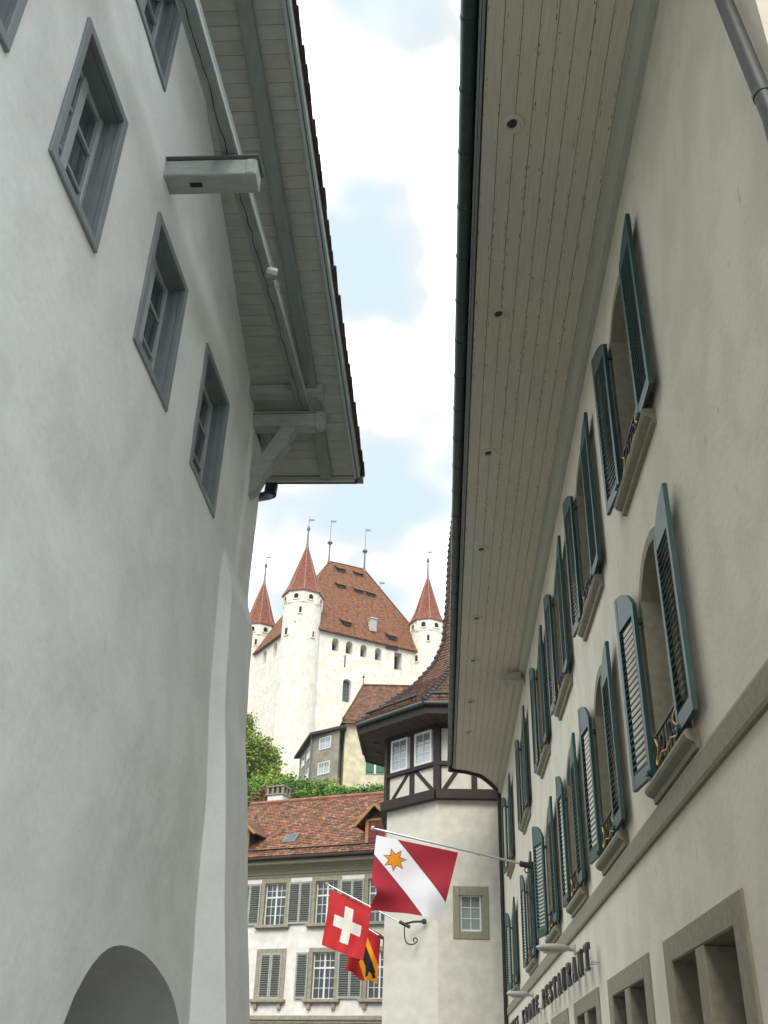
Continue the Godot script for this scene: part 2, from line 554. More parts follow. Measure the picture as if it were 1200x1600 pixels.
func ground() -> void:
	var mb := MB.new()
	mb.quad(P(-400, 0, -400), P(400, 0, -400), P(400, 0, 52), P(-400, 0, 52), Vector3.UP)
	mb.quad(P(-400, 0, 52), P(400, 0, 52), P(400, -1, 3000), P(-400, -1, 3000), Vector3.UP)
	var o := fin(mb, "street", M.paving)
	o.set_meta("kind", "structure")
	# the castle hill
	var h := MB.new()
	var f := FastNoiseLite.new()
	f.seed = 5
	f.frequency = 0.03
	var hy := func(x: float, d: float) -> float:
		var y := 0.0
		if d < 56.0: y = -0.5
		elif d < 108.0: y = lerpf(-0.5, 26.5, (d - 56.0) / 52.0)
		elif d < 172.0: y = lerpf(26.5, 46.0, (d - 108.0) / 64.0)
		elif d < 215.0: y = 46.0
		else: y = lerpf(46.0, -2.0, minf(1.0, (d - 215.0) / 130.0))
		var side := smoothstep(60.0, 170.0, absf(x + 20.0))
		return lerpf(y, -2.0, side) + (f.get_noise_2d(x, d) * 1.2 if d > 60.0 else 0.0)
	for i in 40:
		for j in 34:
			var x0 := -200.0 + i * 10.0
			var x1 := x0 + 10.0
			var d0 := 52.0 + j * 9.0
			var d1 := d0 + 9.0
			h.quad(P(x0, hy.call(x0, d0), d0), P(x1, hy.call(x1, d0), d0), P(x1, hy.call(x1, d1), d1), P(x0, hy.call(x0, d1), d1), Vector3.UP)
	var ho := fin(h, "hill", M.grass)
	ho.set_meta("kind", "structure")

# ------------------------------------------------------------------ left: the plastered gable house
func lwall(d: float, y: float) -> float:   # x of the old leaning wall
	var x := -(2.43 - 0.028 * (d - 4.4))
	var m := [[0.0, 0.34], [2.05, 0.21], [3.05, 0.16], [3.9, 0.13], [4.8, 0.05], [5.6, 0.02], [6.4, 0.0], [20.0, 0.0]]
	var b := [[0.0, 0.72], [2.1, 0.50], [3.06, 0.39], [3.9, 0.30], [4.8, 0.19], [5.5, 0.155], [6.1, 0.14], [6.55, 0.0], [20.0, 0.0]]
	var dm := table(m, y)
	var db := maxf(dm, table(b, y))
	var k := smoothstep(9.09, 9.12, d)
	var add := lerpf(dm, db, k)
	var small := smoothstep(9.56, 9.64, d) * 0.04 * smoothstep(5.9, 6.3, y) * (1.0 - smoothstep(8.2, 8.9, y))
	return x + maxf(add, small)

func table(a: Array, y: float) -> float:
	for i in a.size() - 1:
		if y <= a[i + 1][0]:
			return lerpf(a[i][1], a[i + 1][1], (y - a[i][0]) / (a[i + 1][0] - a[i][0]))
	return a[a.size() - 1][1]

func soffit_y(d: float) -> float:
	return 8.9 + 0.42 * (9.46 - d)

func verge_x(d: float) -> float:   # inner edge of the verge
	return -1.11 - 0.077 * (10.57 - d)

func left_house() -> void:
	var t := thing("gabled_house", "old pale grey plastered house with leaning wall, deep boarded gable eaves and a low arch", "house", P(-6, 0, 6))
	var wins := [[4.02, 4.90, 6.61, 7.99], [5.79, 6.75, 6.60, 8.01], [7.53, 8.55, 6.59, 8.04], [4.53, 5.41, 9.06, 10.32], [2.40, 3.37, 6.63, 8.0], [0.5, 1.5, 6.63, 8.0]]
	# wall surface with the window holes and the arch left open
	var ds := [-8.0, -6.0, -4.0, -2.0, -1.0, 0.0]
	var d := 0.5
	while d < 10.19:
		ds.append(d)
		d += 0.13
	ds.append_array([9.05, 9.09, 9.105, 9.12, 9.15, 9.56, 9.58, 9.6, 9.62, 9.64, 10.2])
	var ys := []
	var y := 2.6
	while y < 13.2:
		ys.append(y)
		y += 0.15
	for w in wins:
		for k in [0, 1]:
			ds.append(w[k])
			ys.append(w[k + 2])
	var aL := 6.0
	var aR := 9.18
	ds.append_array([aL, aR])
	ds = tidy(ds)
	ys = tidy(ys)
	var f := FastNoiseLite.new()
	f.seed = 77
	f.frequency = 0.9
	f.fractal_octaves = 4
	var f2 := FastNoiseLite.new()
	f2.seed = 78
	f2.frequency = 0.35
	var pt := func(dd: float, yy: float) -> Vector3:
		var yc := minf(yy, soffit_y(maxf(dd, 1.0)) + 0.05)
		return P(lwall(dd, yc) + 0.007 * f.get_noise_2d(dd * 1.6, yc) + 0.02 * f2.get_noise_2d(dd, yc), yc, dd)
	var arch := func(dd: float) -> float:
		if dd <= aL or dd >= aR: return 0.0
		var a := (7.4 - aL) if dd < 7.4 else (aR - 7.4)
		return 1.0 + 1.43 * pow(maxf(0.0, 1.0 - pow(absf(dd - 7.4) / a, 2.3)), 1.0 / 2.3)
	var norm := func(dd: float, yy: float) -> Vector3:
		var e := 0.02
		var a: Vector3 = pt.call(dd + e, yy) - pt.call(dd - e, yy)
		var b: Vector3 = pt.call(dd, yy + e) - pt.call(dd, yy - e)
		if b.length() < 1e-4: b = Vector3.UP
		var nn := a.cross(b).normalized()
		return nn if nn.x > 0 else -nn
	var mb := MB.new()
	for i in ds.size() - 1:
		var d0: float = ds[i]
		var d1: float = ds[i + 1]
		var mid := (d0 + d1) * 0.5
		for j in range(-9, ys.size() - 1):
			var yy := []
			if j < 0:   # the rows below 2.6 m follow the arch
				for q in [d0, d1]:
					var base: float = arch.call(q)
					yy.append(lerpf(base, 2.6, (j + 9) / 9.0))
					yy.append(lerpf(base, 2.6, (j + 10) / 9.0))
			else:
				yy = [ys[j], ys[j + 1], ys[j], ys[j + 1]]
			var my: float = (yy[0] + yy[1]) * 0.5
			var hole := false
			for w in wins:
				if mid > w[0] and mid < w[1] and my > w[2] and my < w[3]: hole = true
			if hole: continue
			mb.squad([pt.call(d0, yy[0]), pt.call(d1, yy[2]), pt.call(d1, yy[3]), pt.call(d0, yy[1])], [norm.call(d0, yy[0]), norm.call(d1, yy[2]), norm.call(d1, yy[3]), norm.call(d0, yy[1])])
	# end wall towards the square
	for j in 40:
		var y0 := j * 0.215
		var y1 := y0 + 0.215
		mb.quad(pt.call(10.2, y0), P(-14, y0, 10.2), P(-14, y1, 10.2), pt.call(10.2, y1), P(0, 0, 1))
	fin(mb, "wall", M.plaster_left, t)
	# arch reveal and the dark arcade behind it
	var ar := MB.new()
	for i in ds.size() - 1:
		var d0: float = ds[i]
		var d1: float = ds[i + 1]
		if d1 <= aL or d0 >= aR: continue
		var y0: float = arch.call(d0)
		var y1: float = arch.call(d1)
		var a: Vector3 = pt.call(d0, y0)
		var b: Vector3 = pt.call(d1, y1)
		var dep := Vector3(-1.5, -0.0, 0)
		ar.quad(a, b, b + dep, a + dep, P(0, -1, 7.4 - (d0 + d1) * 0.5))
	for q in [aL, aR]:
		ar.quad(P(lwall(q, 0), 0, q), P(lwall(q, 1), 1, q), P(-3.6, 1, q), P(-3.6, 0, q), P(0, 0, 7.4 - q))
	fin(ar, "arch_reveal", M.plaster_left, t)
	var ac := MB.new()
	ac.quad(P(-5.6, 0, 2), P(-5.6, 0, 10.1), P(-5.6, 3.0, 10.1), P(-5.6, 3.0, 2), Vector3(1, 0, 0))
	ac.quad(P(-5.6, 3.0, 2), P(-5.6, 3.0, 10.1), P(-2.75, 3.0, 10.1), P(-2.75, 3.0, 2), Vector3(0, -1, 0))
	for q in [2.0, 10.1]: ac.quad(P(-5.6, 0, q), P(-2.75, 0, q), P(-2.75, 3.0, q), P(-5.6, 3.0, q), P(0, 0, 6 - q))
	# inner pier and the inside of the front wall
	ac.span(P(-3.75, 0, 9.2), P(-2.75, 3.0, 10.1))
	ac.span(P(-3.75, 0, 2.0), P(-2.75, 3.0, 5.98))
	ac.span(P(-3.75, 2.46, 5.9), P(-2.9, 2.99, 9.3))
	# a pier inside the arcade, its back half in the dark
	ac.span(P(-4.4, 0, 8.3), P(-3.9, 2.98, 9.1))
	fin(ac, "arcade", M.plaster_left, t)
	# core behind the windows, so that no light passes
	var core := MB.new()
	core.span(P(-13.9, 3.1, -8), P(-3.0, 8.0, 10.1))
	fin(core, "inner_wall", M.dark_room, t)
	for w in wins: left_window(t, w)
	# soffit boards across the verge, one by one
	var bd := 10.60
	var k := 0
	while bd > 3.6:
		var b0 := bd - 0.122
		var m := MB.new()
		var j := rng.randf_range(0.95, 1.03)
		m.col = Color(j, j, j * 0.99)
		var dz := rng.randf_range(0.0, 0.006)
		var q := []
		for dd in [bd, b0 + 0.005]:
			q.append(P(lwall(dd, 8.0) - 0.25, soffit_y(dd) + dz, dd))
			q.append(P(verge_x(dd), soffit_y(dd) + dz, dd))
		var up := Vector3(0, 0.022, 0)
		m.quad(q[0], q[1], q[3], q[2], Vector3(0, -1, 0))
		m.quad(q[0], q[1], q[1] + up, q[0] + up, P(0, 0, 1))
		m.quad(q[2], q[3], q[3] + up, q[2] + up, P(0, 0, -1))
		m.quad(q[1], q[3], q[3] + up, q[1] + up, Vector3(1, 0, 0))
		fin(m, "soffit_board", M.soffit_left, t)
		bd = b0
		k += 1
	# roof: two slopes with the ridge over the near part of the house
	var rf := MB.new()
	var up2 := Vector3(0, 0.03, 0)
	for seg in [[10.75, 1.0], [1.0, -9.0]]:
		var da: float = seg[0]
		var db: float = seg[1]
		var ya := soffit_y(da) + 0.03
		var yb := soffit_y(db) + 0.03 if db > 0 else soffit_y(1.0) + 0.03 - 0.42 * 10.0
		var xa := verge_x(da) + 0.02
		var xb := verge_x(maxf(db, 1.0)) + 0.02
		rf.quad(P(xa, ya, da), P(xb, yb, db), P(-14.5, yb, db), P(-14.5, ya, da), Vector3(0, -1, 0))
		rf.quad(P(xa, ya + 0.22, da), P(xb, yb + 0.22, db), P(-14.5, yb + 0.22, db), P(-14.5, ya + 0.22, da), Vector3(0, 1, 0))
		rf.quad(P(xa, ya, da), P(xb, yb, db), P(xb, yb + 0.22, db), P(xa, ya + 0.22, da), Vector3(1, 0, 0))
		if da > 5: rf.quad(P(xa, ya, da), P(-14.5, ya, da), P(-14.5, ya + 0.22, da), P(xa, ya + 0.22, da), P(0, 0, 1))
	fin(rf, "roof", M.tile_dark, t)
	# verge board: two thin painted lines
	var vb := MB.new()
	for o in [[0.0, 0.035, -0.035, 0.10], [0.045, 0.028, -0.015, 0.17]]:
		var a := P(verge_x(10.62) + o[0], soffit_y(10.62) + o[2], 10.62)
		var b := P(verge_x(1.0) + o[0], soffit_y(1.0) + o[2], 1.0)
		for pr in [[Vector3.ZERO, Vector3(o[1], 0, 0), Vector3(0, -1, 0)], [Vector3(o[1], 0, 0), Vector3(o[1], o[3], 0), Vector3(1, 0, 0)], [Vector3.ZERO, Vector3(0, o[3], 0), Vector3(-1, 0, 0)]]:
			vb.quad(a + pr[0], b + pr[0], b + pr[1], a + pr[1], pr[2])
		vb.quad(a, a + Vector3(o[1], 0, 0), a + Vector3(o[1], o[3], 0), a + Vector3(0, o[3], 0), P(0, 0, 1))
	fin(vb, "verge_board", M.sash_grey, t)
	# the outermost tiles, their ends seen against the sky
	var td := 10.74
	while td > 3.6:
		var m := MB.new()
		var j := rng.randf_range(0.55, 1.25)
		m.col = Color(0.075 * j, 0.055 * j, 0.045 * j)
		var x1 := verge_x(td) + 0.105 + rng.randf_range(-0.008, 0.012)
		var sl := Vector3(0, 0.42, 1).normalized()
		var xx := Vector3(1, 0, 0)
		m.box(P(x1 - 0.09, soffit_y(td) + 0.15, td) + sl * 0.1, Vector3(0.19, 0.032, 0.25), Basis(xx, sl.cross(xx), sl) * Basis(xx, 0.09), 0.008)
		fin(m, "verge_tile", M.tile, t)
		td -= 0.163
	# horizontal beams on their stubs
	var q1 := MB.new()
	q1.box(P(-2.02, 8.50, 5.86), Vector3(0.86, 0.19, 0.22), Basis(Vector3.UP, 0.0), 0.01)
	q1.box(P(-1.645, 8.505, 5.86), Vector3(0.1, 0.205, 0.232), Basis.IDENTITY, 0.02)
	var s1 := fin(q1, "beam_stub", M.beam_pale, t)
	var nt := MB.new()
	nt.box(P(-2.13, 8.404, 5.86), Vector3(0.11, 0.006, 0.05))
	nt.bar(P(-2.42, 8.55, 5.753), P(-1.6, 8.56, 5.753), 0.004, 0.008)
	fin(nt, "mortise", M.crack, s1)
	var cap := MB.new()
	cap.box(P(-2.02, 8.613, 5.85), Vector3(0.90, 0.008, 0.25))
	fin(cap, "sheet_cover", M.lead, s1)
	var q2 := MB.new()
	q2.box(P(-1.95, 8.635, 9.72), Vector3(0.9, 0.22, 0.2), Basis.IDENTITY, 0.02)
	q2.box(P(-1.47, 8.645, 9.72), Vector3(0.16, 0.25, 0.215), Basis.IDENTITY, 0.05)
	var s2 := fin(q2, "beam_stub", M.beam_pale, t)
	var q3 := MB.new()
	q3.box(P(-1.95, 8.86, 9.42), Vector3(1.08, 0.115, 0.18), Basis.IDENTITY, 0.012)
	fin(q3, "upper_stub", M.beam_pale, t)
	var c2 := MB.new()
	c2.bar(P(-2.3, 8.685, 9.618), P(-1.5, 8.70, 9.618), 0.004, 0.007)
	fin(c2, "crack", M.crack, s2)
	var bm := MB.new()
	bm.bar(P(-1.665, 8.86, 9.78), P(-2.06, 8.70, 1.5), 0.135, 0.2, Vector3.UP, 0.012)
	var beam := fin(bm, "horizontal_beam", M.beam_grey, t)
	var ck := MB.new()
	var pa := P(-1.68, 8.757, 9.6)
	for i in 60:
		var dd := 9.6 - i * 0.1
		var pb := P(-1.668 - 0.0477 * (9.78 - dd) + rng.randf_range(-0.012, 0.012), 8.758 - 0.0193 * (9.78 - dd), dd)
		ck.bar(pa, pb, rng.randf_range(0.003, 0.008), 0.005)
		pa = pb
	fin(ck, "crack", M.crack, beam)
	var lt := MB.new()
	lt.bar(P(-1.592, 8.80, 9.7), P(-1.988, 8.642, 1.5), 0.014, 0.05, Vector3.UP)
	fin(lt, "edge_strip", M.sash_grey, beam)
	# rafter under the soffit
	var ra := MB.new()
	var upv := Vector3(0, 1, 0.42).normalized()
	ra.bar(P(-1.455, soffit_y(10.57) - 0.05, 10.57), P(-2.17, soffit_y(1.6) - 0.05, 1.6), 0.145, 0.10, upv, 0.012)
	var raf := fin(ra, "rafter", M.beam_grey, t)
	var rck := MB.new()
	pa = P(-1.47, soffit_y(9.6) - 0.102, 9.6)
	for i in 50:
		var dd := 9.6 - i * 0.12
		var pb := P(-1.455 - 0.0797 * (10.57 - dd) + 0.012 + rng.randf_range(-0.01, 0.01), soffit_y(dd) - 0.101, dd)
		rck.bar(pa, pb, 0.004, 0.006)
		pa = pb
	fin(rck, "crack", M.crack, raf)
	# a plate along the wall under the soffit and the low eave
	var wp := MB.new()
	wp.box(P(-2.16, 8.62, 10.1), Vector3(0.14, 0.16, 0.95), Basis.IDENTITY, 0.01)
	fin(wp, "wall_plate", M.beam_grey, t)
	var eb := MB.new()
	eb.box(P(-7.8, soffit_y(10.62) - 0.02, 10.64), Vector3(13.4, 0.07, 0.035))
	fin(eb, "eave_board", M.soffit_left, t)
	var gu := MB.new()
	gu.tube([P(-14, 8.46, 10.76), P(-1.0, 8.46, 10.76)], 0.055, 10)
	fin(gu, "eave_gutter", M.zinc, t)
	var dp := MB.new()
	dp.tube([P(-2.2, 8.44, 10.76), P(-2.2, 8.28, 10.72), P(-2.2, 8.16, 10.66), P(-2.24, 8.05, 10.5), P(-2.3, 7.9, 10.3), P(-2.36, 7.6, 10.27), P(-2.4, 0, 10.27)], 0.06, 10)
	dp.tube([P(-2.19, 8.36, 10.74), P(-2.19, 8.2, 10.69)], 0.085, 12)
	fin(dp, "downpipe", M.gutter_green, t)
	# carved bracket
	var prof := PackedVector2Array([Vector2(-2.30, 7.88), Vector2(-1.97, 8.53), Vector2(-1.79, 8.53), Vector2(-1.82, 8.44), Vector2(-1.87, 8.39), Vector2(-1.865, 8.30), Vector2(-1.90, 8.22), Vector2(-1.965, 8.17), Vector2(-1.955, 8.145), Vector2(-1.985, 8.13), Vector2(-1.975, 8.105), Vector2(-2.005, 8.09), Vector2(-2.0, 8.06), Vector2(-2.05, 8.03), Vector2(-2.05, 7.95), Vector2(-2.09, 7.88), Vector2(-2.14, 7.84), Vector2(-2.13, 7.79), Vector2(-2.20, 7.62), Vector2(-2.30, 7.55)])
	var br := MB.new()
	br.prism(prof, Transform3D(Basis.IDENTITY, P(0.05, 0.0, 9.80)), 0.0, 0.15)
	fin(br, "bracket", M.beam_pale, t)

func tidy(a: Array) -> Array:
	a.sort()
	var o := [a[0]]
	for x in a:
		if x - o[o.size() - 1] > 0.004: o.append(x)
	return o

func left_window(t: Node3D, w: Array) -> void:
	var dc: float = (w[0] + w[1]) * 0.5
	var hw: float = (w[1] - w[0]) * 0.5
	var y0: float = w[2]
	var hh: float = w[3] - w[2]
	# local frame: x along the wall towards the camera, z out of the wall
	var xf := Transform3D(Basis(Vector3.UP, PI / 2 - 0.028), P(lwall(dc, y0 + hh * 0.5), y0, dc))
	var fr := MB.new()
	var b := 0.075
	for q in [[-hw, -hw + b, 0.0, hh], [hw - b, hw, 0.0, hh], [-hw + b, hw - b, 0.0, b], [-hw + b, hw - b, hh - b, hh]]:
		fr.box(xf * Vector3((q[0] + q[1]) * 0.5, (q[2] + q[3]) * 0.5, -0.005), Vector3(q[1] - q[0], q[3] - q[2], 0.05), xf.basis, 0.006)
	# boarded reveal
	var iw := hw - b + 0.004
	var z0 := -0.25
	fr.box(xf * Vector3(-iw - 0.02, hh * 0.5, z0 * 0.5 - 0.03), Vector3(0.04, hh - b * 2 + 0.05, -z0), xf.basis)
	fr.box(xf * Vector3(iw + 0.02, hh * 0.5, z0 * 0.5 - 0.03), Vector3(0.04, hh - b * 2 + 0.05, -z0), xf.basis)
	fr.box(xf * Vector3(0, b - 0.02, z0 * 0.5 - 0.03), Vector3(iw * 2, 0.04, -z0), xf.basis)
	fr.box(xf * Vector3(0, hh - b + 0.02, z0 * 0.5 - 0.03), Vector3(iw * 2, 0.04, -z0), xf.basis)
	for sd in [-1.0, 1.0]:
		fr.box(xf * Vector3(sd * (iw - 0.008), hh * 0.5, -0.075), Vector3(0.014, hh - b * 2, 0.02), xf.basis)
	var o := fin(fr, "window", M.frame_grey, t)
	var sa := MB.new()
	var bot := b + 0.002
	var top := hh - b - 0.002
	var zs := -0.17
	for q in [[-iw, -iw + 0.05, bot, top], [iw - 0.05, iw, bot, top], [-0.045, 0.045, bot, top]]:
		sa.box(xf * Vector3((q[0] + q[1]) * 0.5, (q[2] + q[3]) * 0.5, zs), Vector3(q[1] - q[0], q[3] - q[2], 0.06), xf.basis, 0.008)
	var rows := 3
	for r in rows + 1:
		var yy := lerpf(bot + 0.02, top - 0.02, float(r) / rows)
		var th := 0.05 if r == 0 or r == rows else 0.026
		for sd in [-1.0, 1.0]:
			sa.box(xf * Vector3(sd * (iw * 0.5 - 0.002), yy, zs - 0.004), Vector3(iw - 0.096, th, 0.045), xf.basis, 0.006)
	fin(sa, "sash", M.sash_grey, o)
	for r in rows:
		for sd in [-1.0, 1.0]:
			var pn := MB.new()
			var ya := lerpf(bot + 0.02, top - 0.02, float(r) / rows)
			var yb := lerpf(bot + 0.02, top - 0.02, float(r + 1) / rows)
			var tilt := Basis(xf.basis.y, rng.randf_range(-0.09, 0.09)) * Basis(xf.basis.x, rng.randf_range(-0.07, 0.07))
			pn.box(xf * Vector3(sd * iw * 0.5, (ya + yb) * 0.5, zs - 0.01), Vector3(iw - 0.09, yb - ya - 0.01, 0.004), tilt * xf.basis)
			fin(pn, "pane", M.glass_grey, o)

# ------------------------------------------------------------------ right: the long house with green shutters
const BAYS := [8.38, 11.78, 15.1, 18.6, 23.3, 28.9]
const XR := 2.0

func right_house() -> void:
	var t := thing("shuttered_house", "long beige plastered house with green louvred shutters, olive stone frames and a deep boarded eave", "house", P(5, 0, 18))
	var face := func(u: float, v: float) -> Vector3: return P(XR, v, u)
	var out := Vector3(-1, 0, 0)
	var edges := [3.82]
	for i in BAYS.size() - 1: edges.append((BAYS[i] + BAYS[i + 1]) * 0.5)
	edges.append(33.2)
	var scale_of := func(i: int) -> float: return 1.0 if i < 4 else 1.16
	var mb := MB.new()
	for i in BAYS.size():
		var k: float = scale_of.call(i)
		cell(mb, face, out, edges[i], edges[i + 1], 3.2, 6.9, BAYS[i], opening((0.575 + 0.13) * k, 4.0, 5.86, 0.36))
		cell(mb, face, out, edges[i], edges[i + 1], 6.9, 10.6, BAYS[i], opening((0.575 + 0.13) * k, 7.09, 9.19, 0.26))
	var gb := [8.34, 11.78, 15.28, 18.8, 22.3, 25.8, 29.3]
	var ge := [3.82]
	for i in gb.size() - 1: ge.append((gb[i] + gb[i + 1]) * 0.5)
	ge.append(33.2)
	for i in gb.size():
		cell(mb, face, out, ge[i], ge[i + 1], 0.0, 3.2, gb[i], opening(1.33, 0.9, 2.84, 0.0))
	# near end of the house, facing the camera
	mb.quad(P(XR, 0, 3.82), P(10, 0, 3.82), P(10, 10.6, 3.82), P(XR, 10.6, 3.82), P(0, 0, -1) * -1.0)
	mb.quad(P(XR, 0, 33.2), P(10, 0, 33.2), P(10, 10.6, 33.2), P(XR, 10.6, 33.2), P(0, 0, 1))
	fin(mb, "wall", M.plaster_right, t)
	var core := MB.new()
	core.span(P(2.55, 0, 3.9), P(9.9, 10.5, 33.1))
	fin(core, "inner_wall", M.dark_room, t)
	var wall_xf := func(d: float) -> Transform3D: return Transform3D(Basis(Vector3.UP, -PI / 2), P(XR, 0, d))
	# string course and the moulding under the eave
	var sc := MB.new()
	var prof := PackedVector2Array([Vector2(0.0, 3.69), Vector2(0.035, 3.69), Vector2(0.045, 3.72), Vector2(0.045, 3.89), Vector2(0.03, 3.925), Vector2(0.0, 3.925)])
	extrude(sc, prof, 3.82, 33.2)
	fin(sc, "string_course", M.stone_olive, t)
	var co := MB.new()
	prof = PackedVector2Array([Vector2(0.0, 10.22), Vector2(0.03, 10.22), Vector2(0.035, 10.26), Vector2(0.07, 10.265), Vector2(0.10, 10.285), Vector2(0.13, 10.32), Vector2(0.15, 10.355), Vector2(0.20, 10.36), Vector2(0.20, 10.39), Vector2(0.0, 10.39)])
	extrude(co, prof, 2.0, 32.9)
	fin(co, "cornice", M.cornice_paint, t)
	# eave soffit: long boards, each one a piece, ending on the curved far end
	var curve := func(x: float) -> float:
		return table([[0.2, 30.5], [0.76, 30.71], [1.23, 31.1], [1.55, 31.9], [1.83, 32.7], [2.1, 33.2]], x)
	for i in 8:
		var x0 := 0.45 + i * 0.169
		var x1 := x0 + 0.163
		var e0: float = curve.call(x0)
		var e1: float = curve.call(x1)
		var cuts := [2.0, minf(e0, e1)]
		var jy := rng.randf_range(0.0, 0.004)
		for s in cuts.size() - 1:
			var b := MB.new()
			var a0: float = cuts[s]
			var a1: float = cuts[s + 1] - 0.003
			var ea := e0
			var eb := e1
			var k := rng.randf_range(0.95, 1.0)
			b.col = Color(k, k, k)
			var u0 := rng.randf()
			b.quv(P(x0, 10.37 + jy, a0), P(x1, 10.37 + jy, a0), P(x1, 10.37 + jy, eb), P(x0, 10.37 + jy, ea), Vector3.DOWN, Vector2(u0, 0), Vector2(u0, 1), Vector2(u0 + 4.9, 1), Vector2(u0 + 4.9, 0))
			for x in [x0, x1]:
				b.quad(P(x, 10.37 + jy, a0), P(x, 10.37 + jy, a1), P(x, 10.40, a1), P(x, 10.40, a0), Vector3(x - x0 - 0.08, 0, 0))
			fin(b, "soffit_board", M["board_%d" % ((i + s * 3) % 4)], t)
	var bk := MB.new()
	bk.quad(P(0.42, 10.392, 2.0), P(2.0, 10.392, 2.0), P(2.0, 10.392, 32.8), P(0.42, 10.392, 30.4), Vector3.DOWN)
	fin(bk, "soffit_backing", M.timber_soffit, t)
	# fascia lines, gutter, roof
	var fa := MB.new()
	fa.span(P(0.405, 10.355, 2.0), P(0.43, 10.56, 30.55), 0.004)
	fa.span(P(0.375, 10.375, 2.0), P(0.40, 10.60, 30.5), 0.004)
	fin(fa, "fascia_board", M.zinc, t)
	var gu := MB.new()
	gu.tube([P(0.285, 10.50, 2.0), P(0.285, 10.50, 30.6)], 0.085, 14)
	var gut := fin(gu, "gutter", M.gutter_green, t)
	var d := 2.6
	while d < 30.5:
		var st := MB.new()
		st.tube([P(0.285, 10.50, d - 0.015), P(0.285, 10.50, d + 0.015)], 0.092, 14)
		fin(st, "gutter_strap", M.gutter_green, gut)
		d += 0.78
	var ga := MB.new()
	var pts := []
	for x in [0.24, 0.5, 0.76, 1.0, 1.23, 1.40, 1.55, 1.70, 1.83, 1.93]:
		pts.append(P(x, 10.36, curve.call(x) + 0.06))
	ga.tube(pts, 0.075, 10)
	fin(ga, "curved_edge_board", M.timber, t)
	var dp := MB.new()
	dp.tube([P(1.90, 10.36, 33.0), P(1.925, 10.1, 33.02), P(1.925, 9.6, 33.02), P(1.925, 0, 33.02)], 0.065, 10)
	fin(dp, "downpipe", M.timber, t)
	var rf := MB.new()
	rf.quad(P(0.3, 10.62, 1.9), P(0.3, 10.62, 30.6), P(6.5, 15.6, 33), P(6.5, 15.6, 3.0), Vector3(-1, 1, 0))
	rf.quad(P(0.3, 10.58, 1.9), P(0.3, 10.58, 30.6), P(6.5, 15.55, 33), P(6.5, 15.55, 3.0), Vector3(1, -1, 0))
	rf.quad(P(6.5, 15.6, 3.0), P(6.5, 15.6, 33), P(12.5, 10.6, 33.2), P(12.5, 10.6, 3.0), Vector3(1, 1, 0))
	rf.tri(P(0.4, 10.58, 1.95), P(12.5, 10.58, 1.95), P(6.5, 15.6, 3.0), P(0, 0, -1))
	rf.tri(P(0.4, 10.58, 31), P(12.5, 10.58, 33.2), P(6.5, 15.6, 33), P(0, 0, 1))
	fin(rf, "roof", M.tile_dark, t)
	# near downpipe with a clamp
	var np := MB.new()
	np.tube([P(1.90, 10.3, 4.32), P(1.90, 8.2, 4.06), P(1.90, 6.46, 3.80), P(1.90, 0, 3.80)], 0.054, 16)
	var nd := fin(np, "downpipe", M.pipe_brown, t)
	var cl := MB.new()
	cl.tube([P(1.90, 6.74, 3.842), P(1.90, 6.70, 3.836)], 0.060, 16)
	cl.tube([P(1.90, 6.71, 3.84), P(2.0, 6.71, 3.88)], 0.014, 6)
	fin(cl, "pipe_clamp", M.gutter_green, nd)
	# windows of the upper floors
	for storey in 2:
		var ys := 4.12 if storey == 0 else 7.19
		var spring := 5.86 if storey == 0 else 9.19
		var rise := 0.30 if storey == 0 else 0.22
		var proto: Node3D = null
		var sh := [null, null]
		for i in BAYS.size():
			var k: float = scale_of.call(i)
			var w: Node3D
			if proto == null:
				proto = arched_window(t, storey, spring, rise)
				w = proto
			else:
				w = proto.duplicate()
				t.add_child(w, true)
			w.transform = Transform3D(Basis(Vector3.UP, -PI / 2) * Basis.from_scale(Vector3(k, 1, 1)), P(XR, 0, BAYS[i]) - t.position)
			for s in 2:
				var single: bool = i < 2
				var o: Node3D
				if single or sh[s] == null or i == 2:
					o = shutter(t, ys + 0.02, spring, rise, 1.0 if s == 0 else -1.0, single)
					if not single: sh[s] = o
				else:
					o = sh[s].duplicate()
					t.add_child(o, true)
				var hd: float = 0.585 * k
				var ajar := rng.randf_range(0.0, 0.02) if s == 0 else rng.randf_range(0.02, 0.12)
				if i == 3 and s == 1 and storey == 0: ajar = 0.22
				var bs := Basis(Vector3.UP, -PI / 2 + (-ajar if s == 0 else ajar))
				var pos := P(XR - 0.065, 0, BAYS[i] - hd if s == 0 else BAYS[i] + hd)
				o.transform = Transform3D(bs * Basis.from_scale(Vector3(k, 1, 1)), pos - t.position)
	# ground-floor windows
	for i in gb.size(): ground_window(t, gb[i])

func extrude(mb: MB, prof: PackedVector2Array, d0: float, d1: float) -> void:   # outline (distance out of the wall, height) along the right wall
	var p := PackedVector2Array()
	for q in prof: p.append(Vector2(XR - q.x, q.y))
	mb.prism(p, Transform3D.IDENTITY, -d1, -d0)

